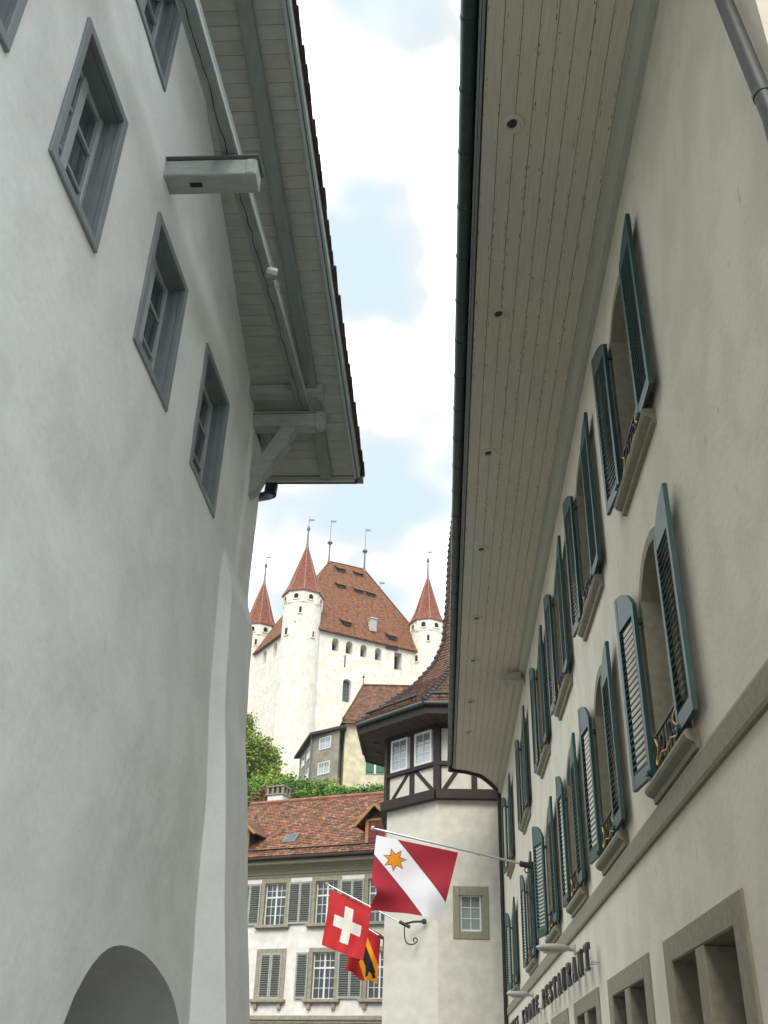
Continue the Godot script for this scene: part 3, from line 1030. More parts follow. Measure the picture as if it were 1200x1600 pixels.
func arched_window(t: Node3D, storey: int, spring: float, rise: float) -> Node3D:   # built in its own frame: x along the wall, z out of it
	var I := Transform3D.IDENTITY
	var y0 := 4.1 if storey == 0 else 7.17
	var inner := opening(0.575, y0, spring, rise)
	var outer := opening(0.575 + 0.135, y0 - 0.1, spring, rise + 0.115)
	var fr := MB.new()
	ring(fr, inner, outer, 0.018, 0.018, I, 1)
	ring(fr, outer, outer, 0.018, -0.03, I, 1, true)
	ring(fr, inner, inner, 0.018, -0.42, I)
	var w := part(fr.mesh(), "window", M.stone_olive, t)
	var si := MB.new()
	var pr := PackedVector2Array([Vector2(0, y0 - 0.16), Vector2(0.045, y0 - 0.155), Vector2(0.05, y0 - 0.105), Vector2(0.085, y0 - 0.09), Vector2(0.11, y0 - 0.075), Vector2(0.125, y0 - 0.045), Vector2(0.12, y0 - 0.015), Vector2(0.10, y0 + 0.0), Vector2(-0.05, y0 + 0.012), Vector2(-0.05, y0 - 0.16)])
	si.prism(pr, Transform3D(Basis(Vector3(0, 0, 1), Vector3(0, 1, 0), Vector3(-1, 0, 0)), Vector3.ZERO), -0.86, 0.86)
	part(si.mesh(), "sill", M.stone_olive, w)
	var ss := MB.new()
	var in2 := opening(0.575 - 0.075, y0 + 0.08, spring, rise - 0.03)
	ring(ss, in2, inner, -0.33, -0.33, I)
	ring(ss, in2, in2, -0.33, -0.37, I)
	ss.box(Vector3(0, (y0 + spring + rise) * 0.5, -0.34), Vector3(0.09, spring + rise - y0 - 0.02, 0.05), Basis.IDENTITY, 0.006)
	ss.box(Vector3(0, spring - 0.28, -0.345), Vector3(1.1, 0.07, 0.05), Basis.IDENTITY, 0.006)
	for sd in [-1.0, 1.0]:
		for k in 2: ss.box(Vector3(sd * 0.27, lerpf(y0, spring - 0.28, (k + 1) / 3.0), -0.35), Vector3(0.46, 0.028, 0.03))
	part(ss.mesh(), "sash", M.sash_white, w)
	var gl := MB.new()
	fill(gl, inner, -0.375, I)
	part(gl.mesh(), "glass", M.glass_dark, w)
	# wrought-iron guard with gilded scrolls just above the sill
	var ir := MB.new()
	for yy in [y0 + 0.05, y0 + 0.36]: ir.box(Vector3(0, yy, 0.05), Vector3(1.12, 0.022, 0.022))
	for k in 9: ir.box(Vector3(-0.54 + k * 0.135, y0 + 0.2, 0.05), Vector3(0.014, 0.31, 0.014))
	for sd in [-1.0, 1.0]:
		ir.box(Vector3(sd * 0.555, y0 + 0.2, 0.05), Vector3(0.03, 0.36, 0.03))
		ir.box(Vector3(sd * 0.555, y0 + 0.2, 0.0), Vector3(0.02, 0.02, 0.11))
		# scrolls
		for q in 2:
			var pts := []
			for a in 15:
				var th := a * 0.42
				pts.append(Vector3(sd * (0.17 + q * 0.22 + 0.085 * (1.0 - a / 20.0) * cos(th)), y0 + 0.2 + 0.115 * (1.0 - a / 20.0) * sin(th), 0.056))
			ir.tube(pts, 0.013, 5)
	ir.box(Vector3(0.36, y0 + 0.42, -0.12), Vector3(0.016, 0.72, 0.016))
	var g := part(ir.mesh(), "window_guard", M.iron, w)
	var go := MB.new()
	for sd in [-1.0, 1.0]:
		var pts := []
		for a in 13:
			var u := a / 12.0
			pts.append(Vector3(sd * (0.40 + 0.06 * sin(u * TAU * 1.2)), y0 + 0.08 + 0.25 * u, 0.066 + 0.006 * cos(u * 9.0)))
		go.tube(pts, 0.009, 5)
	go.tube([Vector3(-0.40, y0 + 0.09, 0.068), Vector3(-0.2, y0 + 0.14, 0.07), Vector3(0, y0 + 0.1, 0.07), Vector3(0.2, y0 + 0.14, 0.07), Vector3(0.40, y0 + 0.09, 0.068)], 0.008, 5)
	part(go.mesh(), "gilded_ornament", M.gold, w)
	return w

func shutter(t: Node3D, y0: float, spring: float, rise: float, sd: float, single: bool) -> Node3D:   # hinge at x = 0; sd tells to which side it opens
	var w := 0.60
	var hw := 0.585
	var R := (hw * hw + rise * rise) / (2.0 * rise)
	var top := func(x: float) -> float:   # the arch as it runs over the closed leaf: low at the hinge, high at the middle
		var e := hw - x
		return spring + rise - R * (1.0 - sqrt(maxf(0.0, 1.0 - e * e / (R * R)))) - 0.015
	var fr := MB.new()
	var st := 0.075
	var th := 0.042
	var yb := y0 + 0.13
	var yt := spring - 0.10
	var I := Transform3D.IDENTITY
	for q in [[0.0, st], [w - st, w]]:
		var poly := PackedVector2Array([Vector2(sd * q[0], y0), Vector2(sd * q[1], y0), Vector2(sd * q[1], top.call(q[1])), Vector2(sd * q[0], top.call(q[0]))])
		fr.prism(poly, I, 0.0, th)
	var head := PackedVector2Array([Vector2(sd * st, yt), Vector2(sd * (w - st), yt)])
	for i in 7:
		var x := lerpf(w - st, st, i / 6.0)
		head.append(Vector2(sd * x, top.call(x)))
	fr.prism(head, I, 0.002, th - 0.003)
	fr.box(Vector3(sd * w * 0.5, (y0 + yb) * 0.5, th * 0.5), Vector3(w - st * 2, yb - y0, th - 0.005), Basis.IDENTITY)
	# hinges, a stay and a lug at the foot
	for yy in [y0 + 0.25, yt - 0.1]: fr.box(Vector3(sd * 0.01, yy, -0.02), Vector3(0.06, 0.05, 0.05), Basis.IDENTITY, 0.006)
	fr.box(Vector3(sd * 0.06, y0 + 0.03, th * 0.5 + 0.01), Vector3(0.09, 0.05, 0.07), Basis.IDENTITY, 0.012)
	fr.tube([Vector3(sd * 0.05, y0 + 0.02, 0.03), Vector3(sd * 0.0, y0 - 0.04, 0.06), Vector3(sd * -0.06, y0 - 0.05, 0.02)], 0.012, 5)
	var o := part(fr.mesh(), "shutter", M.shutter_teal, t)
	var cnt := int((yt - yb) / 0.064)
	var tilt := Basis(Vector3.RIGHT, -0.62)
	var sl := MB.new()
	sl.box(Vector3.ZERO, Vector3(w - st * 2 + 0.015, 0.064, 0.010), tilt)
	var slm := sl.mesh()
	var all := MB.new()
	for i in cnt:
		var y := lerpf(yb, yt, (i + 0.5) / cnt)
		if single: part(slm, "slat", M.shutter_slat, o, Transform3D(Basis.IDENTITY, Vector3(sd * w * 0.5, y, th * 0.5)))
		else: all.box(Vector3(sd * w * 0.5, y, th * 0.5), Vector3(w - st * 2 + 0.015, 0.064, 0.010), tilt)
	if not single:
		var a := part(all.mesh(), "slats", M.shutter_slat, o)
		a.set_meta("kind", "stuff")
	return o

func ground_window(t: Node3D, d: float) -> void:
	var xf := Transform3D(Basis(Vector3.UP, -PI / 2), P(XR, 0, d))
	var fr := MB.new()
	var dep := 0.38
	for q in [[-1.34, -1.04, 0.88, 2.845], [1.04, 1.34, 0.88, 2.845], [-0.14, 0.14, 1.1, 2.64], [-1.04, 1.04, 2.64, 2.845], [-1.04, 1.04, 0.88, 1.1]]:
		fr.span(Vector3(q[0], q[2], -dep), Vector3(q[1], q[3], 0.022), 0.012)
	var m := fr.mesh()
	var w := part(m, "stone_window", M.stone_olive, t, Transform3D(xf.basis, xf.origin - t.position))
	var sa := MB.new()
	for sd in [-1.0, 1.0]:
		var c: float = sd * 0.59
		for q in [[c - 0.45, c - 0.39, 1.1, 2.64], [c + 0.39, c + 0.45, 1.1, 2.64], [c - 0.39, c + 0.39, 2.57, 2.64], [c - 0.39, c + 0.39, 1.1, 1.17]]:
			sa.span(Vector3(q[0], q[2], -0.36), Vector3(q[1], q[3], -0.31), 0.006)
	part(sa.mesh(), "sash", M.stone_olive, w)
	for sd in [-1.0, 1.0]:
		var gl := MB.new()
		gl.span(Vector3(sd * 0.59 - 0.4, 1.15, -0.345), Vector3(sd * 0.59 + 0.4, 2.6, -0.335))
		part(gl.mesh(), "pane", M.glass_dark, w)

# ------------------------------------------------------------------ the half-timbered turret at the end of the right-hand row
const TC := Vector2(1.15, 36.5)   # x and distance of its axis

func tp(r: float, deg: float, y: float) -> Vector3:
	var a := deg_to_rad(deg)
	return P(TC.x + r * sin(a), y, TC.y - r * cos(a))

func turret() -> void:
	var t := thing("half_timbered_turret", "eight-sided cream turret with dark half-timbered top storey and steep flared tile roof", "tower", P(TC.x, 0, TC.y))
	var Rw := 3.3
	var body := MB.new()
	var pl := MB.new()
	for k in 8:
		var a: float = -22.5 + 45.0 * k
		var b := a + 45.0
		var o := tp(1, a + 22.5, 0) - tp(0, 0, 0)
		if k == 0:
			# front face, with the hole for the stone-framed window
			var f := func(u: float, v: float) -> Vector3: return P(u, v, TC.y - Rw * cos(deg_to_rad(22.5)))
			cell(body, f, o, tp(Rw, a, 0).x, tp(Rw, b, 0).x, 0.0, 10.2, 0.94, opening(0.36, 6.05, 7.2, 0.0))
		else: body.quad(tp(Rw, a, 0), tp(Rw, b, 0), tp(Rw, b, 10.2), tp(Rw, a, 10.2), o)
		pl.quad(tp(Rw + 0.02, a, 10.2), tp(Rw + 0.02, b, 10.2), tp(Rw + 0.02, b, 12.85), tp(Rw + 0.02, a, 12.85), o)
	fin(body, "wall", M.plaster_turret, t)
	fin(pl, "timbered_storey", M.plaster_turret, t)
	# timbers, piece by piece
	var names := {"sole_beam": [[10.14, 10.47, 3.44, 0.12]], "sill_rail": [[11.30, 11.45, 3.36, 0.08]], "head_beam": [[12.62, 12.86, 3.37, 0.08]]}
	for nm in names:
		var q = names[nm][0]
		for k in [-3, -2, -1, 0, 1]:
			var a: float = -22.5 + 45.0 * k
			var b := MB.new()
			var m: float = (q[0] + q[1]) * 0.5
			b.bar(tp(q[2], a, m), tp(q[2], a + 45.0, m), q[3] * 2, q[1] - q[0], Vector3.UP, 0.015)
			fin(b, nm, M.timber, t)
	for k in [-3, -2, -1, 0, 1, 2]:
		var a: float = -22.5 + 45.0 * k
		var b := MB.new()
		b.box(tp(Rw - 0.02, a, 11.6), Vector3(0.26, 2.4, 0.26), Basis(Vector3.UP, deg_to_rad(a)), 0.02)
		fin(b, "corner_post", M.timber, t)
	var on := func(k: int, u: float, y: float, off: float) -> Vector3:   # u 0..1 across face k
		var a: float = -22.5 + 45.0 * k
		var nn := (tp(1, a + 22.5, 0) - tp(0, 0, 0)).normalized()
		return tp(Rw + 0.02, a, y).lerp(tp(Rw + 0.02, a + 45.0, y), u) + nn * off
	var sticks := [
		[-1, 0.51, 10.45, 0.51, 12.7, 0.24], [-1, 0.10, 10.47, 0.44, 11.32, 0.13], [-1, 0.58, 11.32, 0.93, 10.47, 0.13],
		[0, 0.08, 10.47, 0.36, 11.5, 0.14], [0, 0.49, 10.47, 0.49, 12.7, 0.2], [0, 0.95, 10.47, 0.65, 11.5, 0.14],
		[-2, 0.5, 10.45, 0.5, 12.7, 0.22], [-2, 0.1, 10.47, 0.42, 11.32, 0.13]]
	for s in sticks:
		var b := MB.new()
		var nn: Vector3 = on.call(s[0], 0.5, 0, 1.0) - on.call(s[0], 0.5, 0, 0.0)
		b.bar(on.call(s[0], s[1], s[2], 0.0), on.call(s[0], s[3], s[4], 0.0), s[5], 0.07, nn, 0.012)
		fin(b, "timber_brace" if s[1] != s[3] else "timber_post", M.timber, t)
	# four windows of the top storey
	for k in [-1, -2]:
		for u in [0.265, 0.745]:
			var a: float = -22.5 + 45.0 * k + 22.5
			var nn: Vector3 = (tp(1, a, 0) - tp(0, 0, 0)).normalized()
			var xf := Transform3D(Basis(Vector3.UP, deg_to_rad(a)), on.call(k, u, 11.45, 0.035))
			casement(t, xf, 0.86, 1.17, 2, 3, 0.075, M.sash_white, M.curtain)
	# stone-framed window in the plain wall
	var xw := Transform3D(Basis.IDENTITY, P(0.94, 5.83, TC.y - Rw * cos(deg_to_rad(22.5))))
	var fr := MB.new()
	for q in [[-0.57, -0.35, 0.0, 1.58], [0.35, 0.57, 0.0, 1.58], [-0.35, 0.35, 1.36, 1.58], [-0.35, 0.35, 0.0, 0.23]]:
		fr.span(xw * Vector3(q[0], q[2], -0.3), xw * Vector3(q[1], q[3], 0.03), 0.015)
	fr.span(xw * Vector3(-0.4, 1.30, 0.02), xw * Vector3(0.4, 1.36, 0.07), 0.01)
	var sw := fin(fr, "stone_window", M.stone_olive, t)
	casement(sw, Transform3D(Basis.IDENTITY, xw * Vector3(0, 0.24, -0.15)), 0.68, 1.1, 2, 3, 0.06, M.sash_white, M.curtain_teal)
	# eave: boards, fascia, gutter
	var Re := 4.42
	for k in [-3, -2, -1, 0]:
		var a: float = -22.5 + 45.0 * k
		var cnt := 14
		for i in cnt:
			var b := MB.new()
			var j := rng.randf_range(0.8, 1.1)
			b.col = Color(j, j, j)
			var dy := Vector3(0, rng.randf_range(0, 0.012), 0)
			var u0 := (i + 0.03) / cnt
			var u1 := (i + 0.97) / cnt
			var p := tp(Rw, a, 12.74).lerp(tp(Rw, a + 45, 12.74), u0) + dy
			var q := tp(Rw, a, 12.74).lerp(tp(Rw, a + 45, 12.74), u1) + dy
			var r := tp(Re, a, 12.84).lerp(tp(Re, a + 45, 12.84), u1) + dy
			var s := tp(Re, a, 12.84).lerp(tp(Re, a + 45, 12.84), u0) + dy
			b.quad(p, q, r, s, Vector3.DOWN)
			var up := Vector3(0, 0.025, 0)
			b.quad(p, s, s + up, p + up, p - q)
			b.quad(q, r, r + up, q + up, q - p)
			fin(b, "soffit_board", M.timber_soffit, t)
	var lid := MB.new()
	lid.lathe(P(TC.x, 0, TC.y), [Vector2(Re, 12.90), Vector2(Rw - 0.1, 12.80)], 8, true, Basis.IDENTITY, deg_to_rad(22.5 + 180))
	lid.lathe(P(TC.x, 0, TC.y), [Vector2(Re + 0.03, 13.16), Vector2(Re + 0.03, 12.80)], 8, true, Basis.IDENTITY, deg_to_rad(22.5 + 180))
	lid.lathe(P(TC.x, 0, TC.y), [Vector2(Re - 0.05, 12.80), Vector2(Re + 0.03, 12.80)], 8, true, Basis.IDENTITY, deg_to_rad(22.5 + 180))
	fin(lid, "fascia", M.timber, t)
	for u in [0.35, 0.75]:
		var vn := MB.new()
		var c := tp(3.85, -67.5 - 45.0 + 0.0, 12.77).lerp(tp(3.85, -67.5, 12.77), u)
		vn.lathe(c, [Vector2(0.0, -0.03), Vector2(0.11, -0.03), Vector2(0.13, 0.03)], 14)
		fin(vn, "soffit_vent", M.iron, t)
	var gp := []
	for k in range(-4, 3): gp.append(tp(Re + 0.10, -22.5 + 45.0 * k, 13.14))
	var gm := MB.new()
	for i in gp.size() - 1:
		gm.tube([gp[i], gp[i + 1]], 0.085, 10)
	fin(gm, "gutter", M.gutter_green, t)
	# roof: flared profile, courses of small tiles on the faces that show
	var prof := [[4.52, 13.2], [3.53, 13.98], [2.27, 15.02], [1.52, 15.95], [1.10, 16.9], [0.92, 18.8], [0.80, 21.2], [0.45, 24.2], [0.08, 26.2]]
	var ln := [0.0]
	for i in prof.size() - 1: ln.append(ln[i] + Vector2(prof[i][0] - prof[i + 1][0], prof[i][1] - prof[i + 1][1]).length())
	var total: float = ln[ln.size() - 1]
	var rad := func(s: float) -> Vector2:
		var l := s * total
		for i in prof.size() - 1:
			if l <= ln[i + 1] + 1e-6:
				var q: float = (l - ln[i]) / (ln[i + 1] - ln[i])
				return Vector2(lerpf(prof[i][0], prof[i + 1][0], q), lerpf(prof[i][1], prof[i + 1][1], q))
		return Vector2(prof[prof.size() - 1][0], prof[prof.size() - 1][1])
	var shell := MB.new()
	var pr := []
	for q in prof: pr.append(Vector2(q[0] - 0.03, q[1] - 0.02))
	shell.lathe(P(TC.x, 0, TC.y), pr, 8, true, Basis.IDENTITY, deg_to_rad(22.5 + 180))
	fin(shell, "roof", M.tile_dark, t)
	var cols := [Color(0.155, 0.075, 0.042), Color(0.12, 0.062, 0.04), Color(0.19, 0.088, 0.046), Color(0.09, 0.056, 0.04), Color(0.14, 0.085, 0.05)]
	for k in [-2, -1, 0]:
		var a: float = -22.5 + 45.0 * k
		var surf := func(u: float, s: float) -> Vector3:
			var q: Vector2 = rad.call(s)
			return tp(q.x, a, q.y).lerp(tp(q.x, a + 45.0, q.y), u)
		var tm := MB.new()
		tile_face(tm, surf, tp(1, a + 22.5, 0.8) - tp(0, 0, 0), 92, 0.175, cols, 0.035, true, 0.004)
		fin(tm, "roof_tiles", M.tile, t, "stuff")
	for k in [-2, -1, 0, 1]:
		var a: float = -22.5 + 45.0 * k
		var cnt := 50
		for i in cnt:
			var q0: Vector2 = rad.call(float(i) / cnt)
			var q1: Vector2 = rad.call(float(i + 1) / cnt)
			var h := MB.new()
			var j := rng.randf_range(0.7, 1.25)
			h.col = Color(j, j, j)
			var p := tp(q0.x + 0.055, a, q0.y + 0.035)
			var q := tp(q1.x + 0.0, a, q1.y + 0.0)
			h.tube([p, p.lerp(q, 1.12)], 0.085 if q0.x > 0.6 else 0.06, 8)
			fin(h, "hip_tile", M.hip_dark, t)
	var sn := MB.new()
	for k in [-2, -1, 0]:
		var a: float = -22.5 + 45.0 * k
		sn.tube([tp(4.28, a + 3.0, 13.56), tp(4.28, a + 40.0, 13.56)], 0.05, 8)
		for i in 4: sn.bar(tp(4.28, a + 6.0 + i * 10.0, 13.56), tp(4.15, a + 6.0 + i * 10.0, 13.42), 0.02, 0.05)
	fin(sn, "snow_rail", M.pipe_brown, t)
	var fi := MB.new()
	fi.lathe(P(TC.x, 0, TC.y), [Vector2(0.09, 26.0), Vector2(0.06, 26.9), Vector2(0.03, 27.3), Vector2(0.025, 28.0), Vector2(0.10, 28.1), Vector2(0.13, 28.2), Vector2(0.10, 28.3), Vector2(0.02, 28.4), Vector2(0.015, 29.4)], 10)
	fin(fi, "finial", M.lead, t)

func casement(t: Node3D, xf: Transform3D, w: float, h: float, cols: int, rows: int, fw: float, fm: Material, back: Material, transom := 0.0) -> MeshInstance3D:   # xf: bottom centre, z out of the wall
	var fr := MB.new()
	for q in [[-w / 2, -w / 2 + fw, 0.0, h], [w / 2 - fw, w / 2, 0.0, h], [-w / 2 + fw, w / 2 - fw, 0.0, fw], [-w / 2 + fw, w / 2 - fw, h - fw, h]]:
		fr.box(xf * Vector3((q[0] + q[1]) / 2, (q[2] + q[3]) / 2, 0.02), Vector3(q[1] - q[0], q[3] - q[2], 0.07), xf.basis, 0.008)
	for c in range(1, cols):
		var big := cols == 4 and c == 2
		fr.box(xf * Vector3(-w / 2 + fw + (w - fw * 2) * c / cols, h / 2, 0.012), Vector3(0.07 if big else 0.022, h - fw * 2, 0.05 if big else 0.03), xf.basis)
	var lo := fw
	var hi := h - fw
	if transom > 0.0:
		fr.box(xf * Vector3(0, transom, 0.018), Vector3(w - fw * 2, 0.07, 0.055), xf.basis, 0.008)
		fr.box(xf * Vector3(0, (transom + hi) / 2, 0.010), Vector3(w - fw * 2, 0.022, 0.028), xf.basis)
		hi = transom
	for r in range(1, rows):
		fr.box(xf * Vector3(0, lo + (hi - lo) * r / rows, 0.010), Vector3(w - fw * 2, 0.022, 0.028), xf.basis)
	var o := fin(fr, "window", fm, t)
	var gl := MB.new()
	gl.box(xf * Vector3(0, h / 2, 0.004), Vector3(w - fw * 2, h - fw * 2, 0.006), Basis(xf.basis.x, rng.randf_range(-0.03, 0.03)) * xf.basis)
	if back:
		fin(gl, "glass", M.pane, o)
		var cu := MB.new()
		cu.box(xf * Vector3(0, h / 2, -0.012), Vector3(w - fw, h - fw, 0.008), xf.basis)
		fin(cu, "dark_room", M.dark_room, o)
		var lc := MB.new()
		var hh := (h - fw * 2) * 0.62
		for i in 10:
			var xa := lerpf(-w / 2 + fw, w / 2 - fw, i / 10.0)
			var xb := lerpf(-w / 2 + fw, w / 2 - fw, (i + 1) / 10.0)
			var za := -0.004 if i % 2 else -0.0065
			var zb := -0.0065 if i % 2 else -0.004
			lc.quad(xf * Vector3(xa, fw, za), xf * Vector3(xb, fw, zb), xf * Vector3(xb, fw + hh, zb), xf * Vector3(xa, fw + hh, za), xf.basis.z)
		fin(lc, "curtain", back, o)
	else: fin(gl, "glass", M.glass_dark, o)
	return o

# ------------------------------------------------------------------ the town house across the square
const TB := Vector3(-5, 0, -44)
var tu := Vector3.ZERO
var tn := Vector3.ZERO

func mp(s: float, y: float, o := 0.0) -> Vector3:
	return TB + tu * s + tn * o + Vector3(0, y, 0)

func townhouse() -> void:
	var ang := atan(0.36)
	tu = Vector3(cos(ang), 0, sin(ang))
	tn = Vector3(-sin(ang), 0, cos(ang))
	var bs := Basis(tu, Vector3.UP, tn)
	var t := thing("townhouse", "white town house with pale louvred shutters and mottled red tile roof behind the flags", "house", mp(0, 0, -4))
	var upper := [-7.2, -4.75, -2.3, 0.15, 2.6, 5.05]
	var wm := MB.new()
	var f := func(u: float, v: float) -> Vector3: return mp(u, v)
	var e := -8.5
	for i in upper.size():
		var c: float = upper[i]
		var e1 := c + 1.225
		cell(wm, f, tn, e, e1, 6.9, 9.75, c, opening(0.53, 7.64, 9.36, 0.0))
		cell(wm, f, tn, e, e1, 4.2, 6.9, c + 0.05, opening(0.53, 4.80, 6.56, 0.0))
		e = e1
	wm.quad(mp(-8.5, 0), mp(e, 0), mp(e, 4.2), mp(-8.5, 4.2), tn)
	wm.quad(mp(-8.5, 0), mp(-8.5, 0, -9), mp(-8.5, 10.3, -9), mp(-8.5, 10.3), -tu)
	wm.quad(mp(e, 0), mp(e, 0, -9), mp(e, 10.3, -9), mp(e, 10.3), tu)
	wm.quad(mp(-8.5, 0, -9), mp(e, 0, -9), mp(e, 10.3, -9), mp(-8.5, 10.3, -9), -tn)
	wm.quad(mp(-8.4, 0, -0.5), mp(e - 0.1, 0, -0.5), mp(e - 0.1, 9.7, -0.5), mp(-8.4, 9.7, -0.5), tn)
	fin(wm, "wall", M.plaster_town, t)
	for i in upper.size():
		for storey in 2:
			var c: float = upper[i] + (0.05 if storey == 0 else 0.0)
			var yb := 4.80 if storey == 0 else 7.64
			var yt := 6.56 if storey == 0 else 9.36
			var closed: bool = storey == 0 and i == 2
			var fr := MB.new()
			for q in [[-0.70, -0.51, yb, yt + 0.16], [0.51, 0.70, yb, yt + 0.16], [-0.51, 0.51, yt - 0.02, yt + 0.16]]:
				fr.box(mp(c + (q[0] + q[1]) / 2, (q[2] + q[3]) / 2, -0.09), Vector3(q[1] - q[0], q[3] - q[2], 0.26), bs, 0.012)
			fr.box(mp(c, yb - 0.06, 0.05), Vector3(1.62, 0.13, 0.34), bs, 0.02)
			fr.box(mp(c, yb - 0.15, 0.03), Vector3(1.5, 0.05, 0.2), bs, 0.01)
			if storey == 0:
				for sd in [-0.55, 0.55]: fr.box(mp(c + sd, yb - 0.27, 0.05), Vector3(0.15, 0.22, 0.16), bs, 0.02)
			fin(fr, "window_frame", M.stone_town, t)
			if not closed:
				casement(t, Transform3D(bs, mp(c, yb, -0.16)), 1.02, yt - yb, 4, 3, 0.05, M.sash_white, null, (yt - yb) * 0.66)
			for sd in [-1.0, 1.0]:
				if i == 5 and sd > 0: continue
				var sx: float = c + sd * (0.255 if closed else 0.96)
				town_shutter(t, mp(sx, yb + 0.01, 0.02 if closed else 0.07), bs, 0.50 if closed else 0.56, yt - yb - 0.02)
	# ledge above the ground floor, with pier heads under it
	var lg := MB.new()
	lg.box(mp(-1.0, 4.12, 0.06), Vector3(15, 0.18, 0.2), bs, 0.03)
	lg.box(mp(-1.0, 3.98, 0.03), Vector3(15, 0.1, 0.12), bs, 0.02)
	fin(lg, "ledge", M.stone_town, t)
	for s in [-3.0, -0.6, 1.8]:
		var pi := MB.new()
		pi.box(mp(s, 1.95, 0.02), Vector3(0.5, 3.9, 0.1), bs, 0.02)
		fin(pi, "pier", M.stone_town, t)
	# coved cornice, gutter
	var co := MB.new()
	var cpr := PackedVector2Array([Vector2(0, 9.56), Vector2(0.05, 9.56), Vector2(0.06, 9.66), Vector2(0.10, 9.68), Vector2(0.14, 9.78), Vector2(0.22, 9.88), Vector2(0.34, 9.95), Vector2(0.36, 9.97), Vector2(0.36, 10.0), Vector2(0.46, 10.02), Vector2(0.50, 10.06), Vector2(0.50, 10.20), Vector2(0, 10.24)])
	co.prism(cpr, Transform3D(Basis(tn, Vector3.UP, -tu), mp(0, 0)), -(e + 0.1), 8.6)
	fin(co, "cornice", M.cornice_town, t)
	var gu := MB.new()
	gu.tube([mp(-8.6, 10.27, 0.60), mp(e + 0.1, 10.27, 0.60)], 0.075, 10)
	fin(gu, "gutter", M.timber, t)
	# roof
	var sl := 0.8
	var ry := func(o: float) -> float: return 10.40 + sl * (0.55 - o)
	var ro := MB.new()
	ro.quad(mp(-8.9, ry.call(0.55) - 0.06, 0.55), mp(e + 0.4, ry.call(0.55) - 0.06, 0.55), mp(e + 0.4, ry.call(-3.85) - 0.06, -3.85), mp(-8.9, ry.call(-3.85) - 0.06, -3.85), Vector3.UP)
	ro.quad(mp(-8.9, ry.call(-3.85) - 0.06, -3.85), mp(e + 0.4, ry.call(-3.85) - 0.06, -3.85), mp(e + 0.4, 10.2, -9.4), mp(-8.9, 10.2, -9.4), Vector3.UP - tn)
	ro.tri(mp(-8.5, 10.2, 0), mp(-8.5, 10.2, -9), mp(-8.5, 13.8, -3.85), -tu)
	ro.tri(mp(e, 10.2, 0), mp(e, 10.2, -9), mp(e, 13.8, -3.85), tu)
	fin(ro, "roof", M.tile_dark, t)
	var cols := [Color(0.26, 0.118, 0.060), Color(0.22, 0.10, 0.053), Color(0.30, 0.14, 0.070), Color(0.175, 0.088, 0.05), Color(0.25, 0.135, 0.078), Color(0.13, 0.075, 0.048), Color(0.27, 0.105, 0.056), Color(0.34, 0.20, 0.125), Color(0.20, 0.10, 0.055), Color(0.23, 0.11, 0.06)]
	var tm := MB.new()
	var surf := func(u: float, s: float) -> Vector3: return mp(lerpf(-6.2, 4.2, u), ry.call(lerpf(0.6, -3.85, s)), lerpf(0.6, -3.85, s))
	tile_face(tm, surf, Vector3.UP + tn, 36, 0.185, cols, 0.035, true, 0.012)
	fin(tm, "roof_tiles", M.tile, t, "stuff")
	for i in 34:
		var b := MB.new()
		var j := rng.randf_range(0.75, 1.2)
		b.col = Color(0.27 * j, 0.12 * j, 0.08 * j)
		var s := -6.2 + i * 0.31
		b.tube([mp(s, ry.call(-3.85) + 0.03, -3.85), mp(s + 0.33, ry.call(-3.85) + 0.045, -3.85)], 0.10, 8)
		fin(b, "ridge_tile", M.tile, t)
	var sn := MB.new()
	sn.tube([mp(-6.2, ry.call(0.35) + 0.14, 0.38), mp(4.2, ry.call(0.35) + 0.14, 0.38)], 0.035, 6)
	for i in 12: sn.bar(mp(-6.0 + i * 0.9, ry.call(0.35) + 0.14, 0.38), mp(-6.0 + i * 0.9, ry.call(0.2), 0.2), 0.02, 0.04)
	fin(sn, "snow_rail", M.timber, t)
	dormer(t, bs, 2.44, true, sl, ry)
	dormer(t, bs, -4.35, false, sl, ry)
	# roof light
	var so := 0.0
	so = 0.55 - (11.32 - 10.40) / sl
	var rb := Basis(tu, (tn * -1.0 + Vector3.UP * sl).normalized(), (Vector3.UP + tn * sl).normalized())
	var rl := MB.new()
	rl.box(mp(-2.05, 11.34, so + 0.05), Vector3(0.62, 0.62, 0.12), rb * Basis(Vector3.RIGHT, 0.12), 0.015)
	var rlo := fin(rl, "roof_light", M.lead, t)
	var rg := MB.new()
	rg.box(mp(-2.05, 11.34, so + 0.05) + rb.z * 0.066, Vector3(0.48, 0.48, 0.01), rb * Basis(Vector3.RIGHT, 0.12))
	fin(rg, "glass", M.glass_grey, rlo)
	# chimney
	var ch := MB.new()
	var cc := mp(-5.12, 0, -4.6)
	ch.box(cc + Vector3(0, 13.45, 0), Vector3(0.86, 1.98, 0.7), bs, 0.02)
	var cho := fin(ch, "chimney", M.plaster_town, t)
	var cp := MB.new()
	cp.box(cc + Vector3(0, 14.46, 0), Vector3(0.98, 0.08, 0.82), bs, 0.015)
	cp.box(cc + Vector3(0, 14.86, 0), Vector3(1.02, 0.07, 0.86), bs, 0.015)
	for sx in [-0.42, -0.14, 0.14, 0.42]:
		for sz in [-0.33, 0.33]: cp.box(cc + bs * Vector3(sx, 0, sz) + Vector3(0, 14.66, 0), Vector3(0.11, 0.34, 0.11), bs)
	for sx in [-0.42, 0.42]: cp.box(cc + bs * Vector3(sx, 0, 0) + Vector3(0, 14.66, 0), Vector3(0.11, 0.34, 0.11), bs)
	cp.box(cc + Vector3(0, 14.66, 0), Vector3(0.3, 0.34, 0.3), bs)
	fin(cp, "chimney_cap", M.plaster_grey, cho)

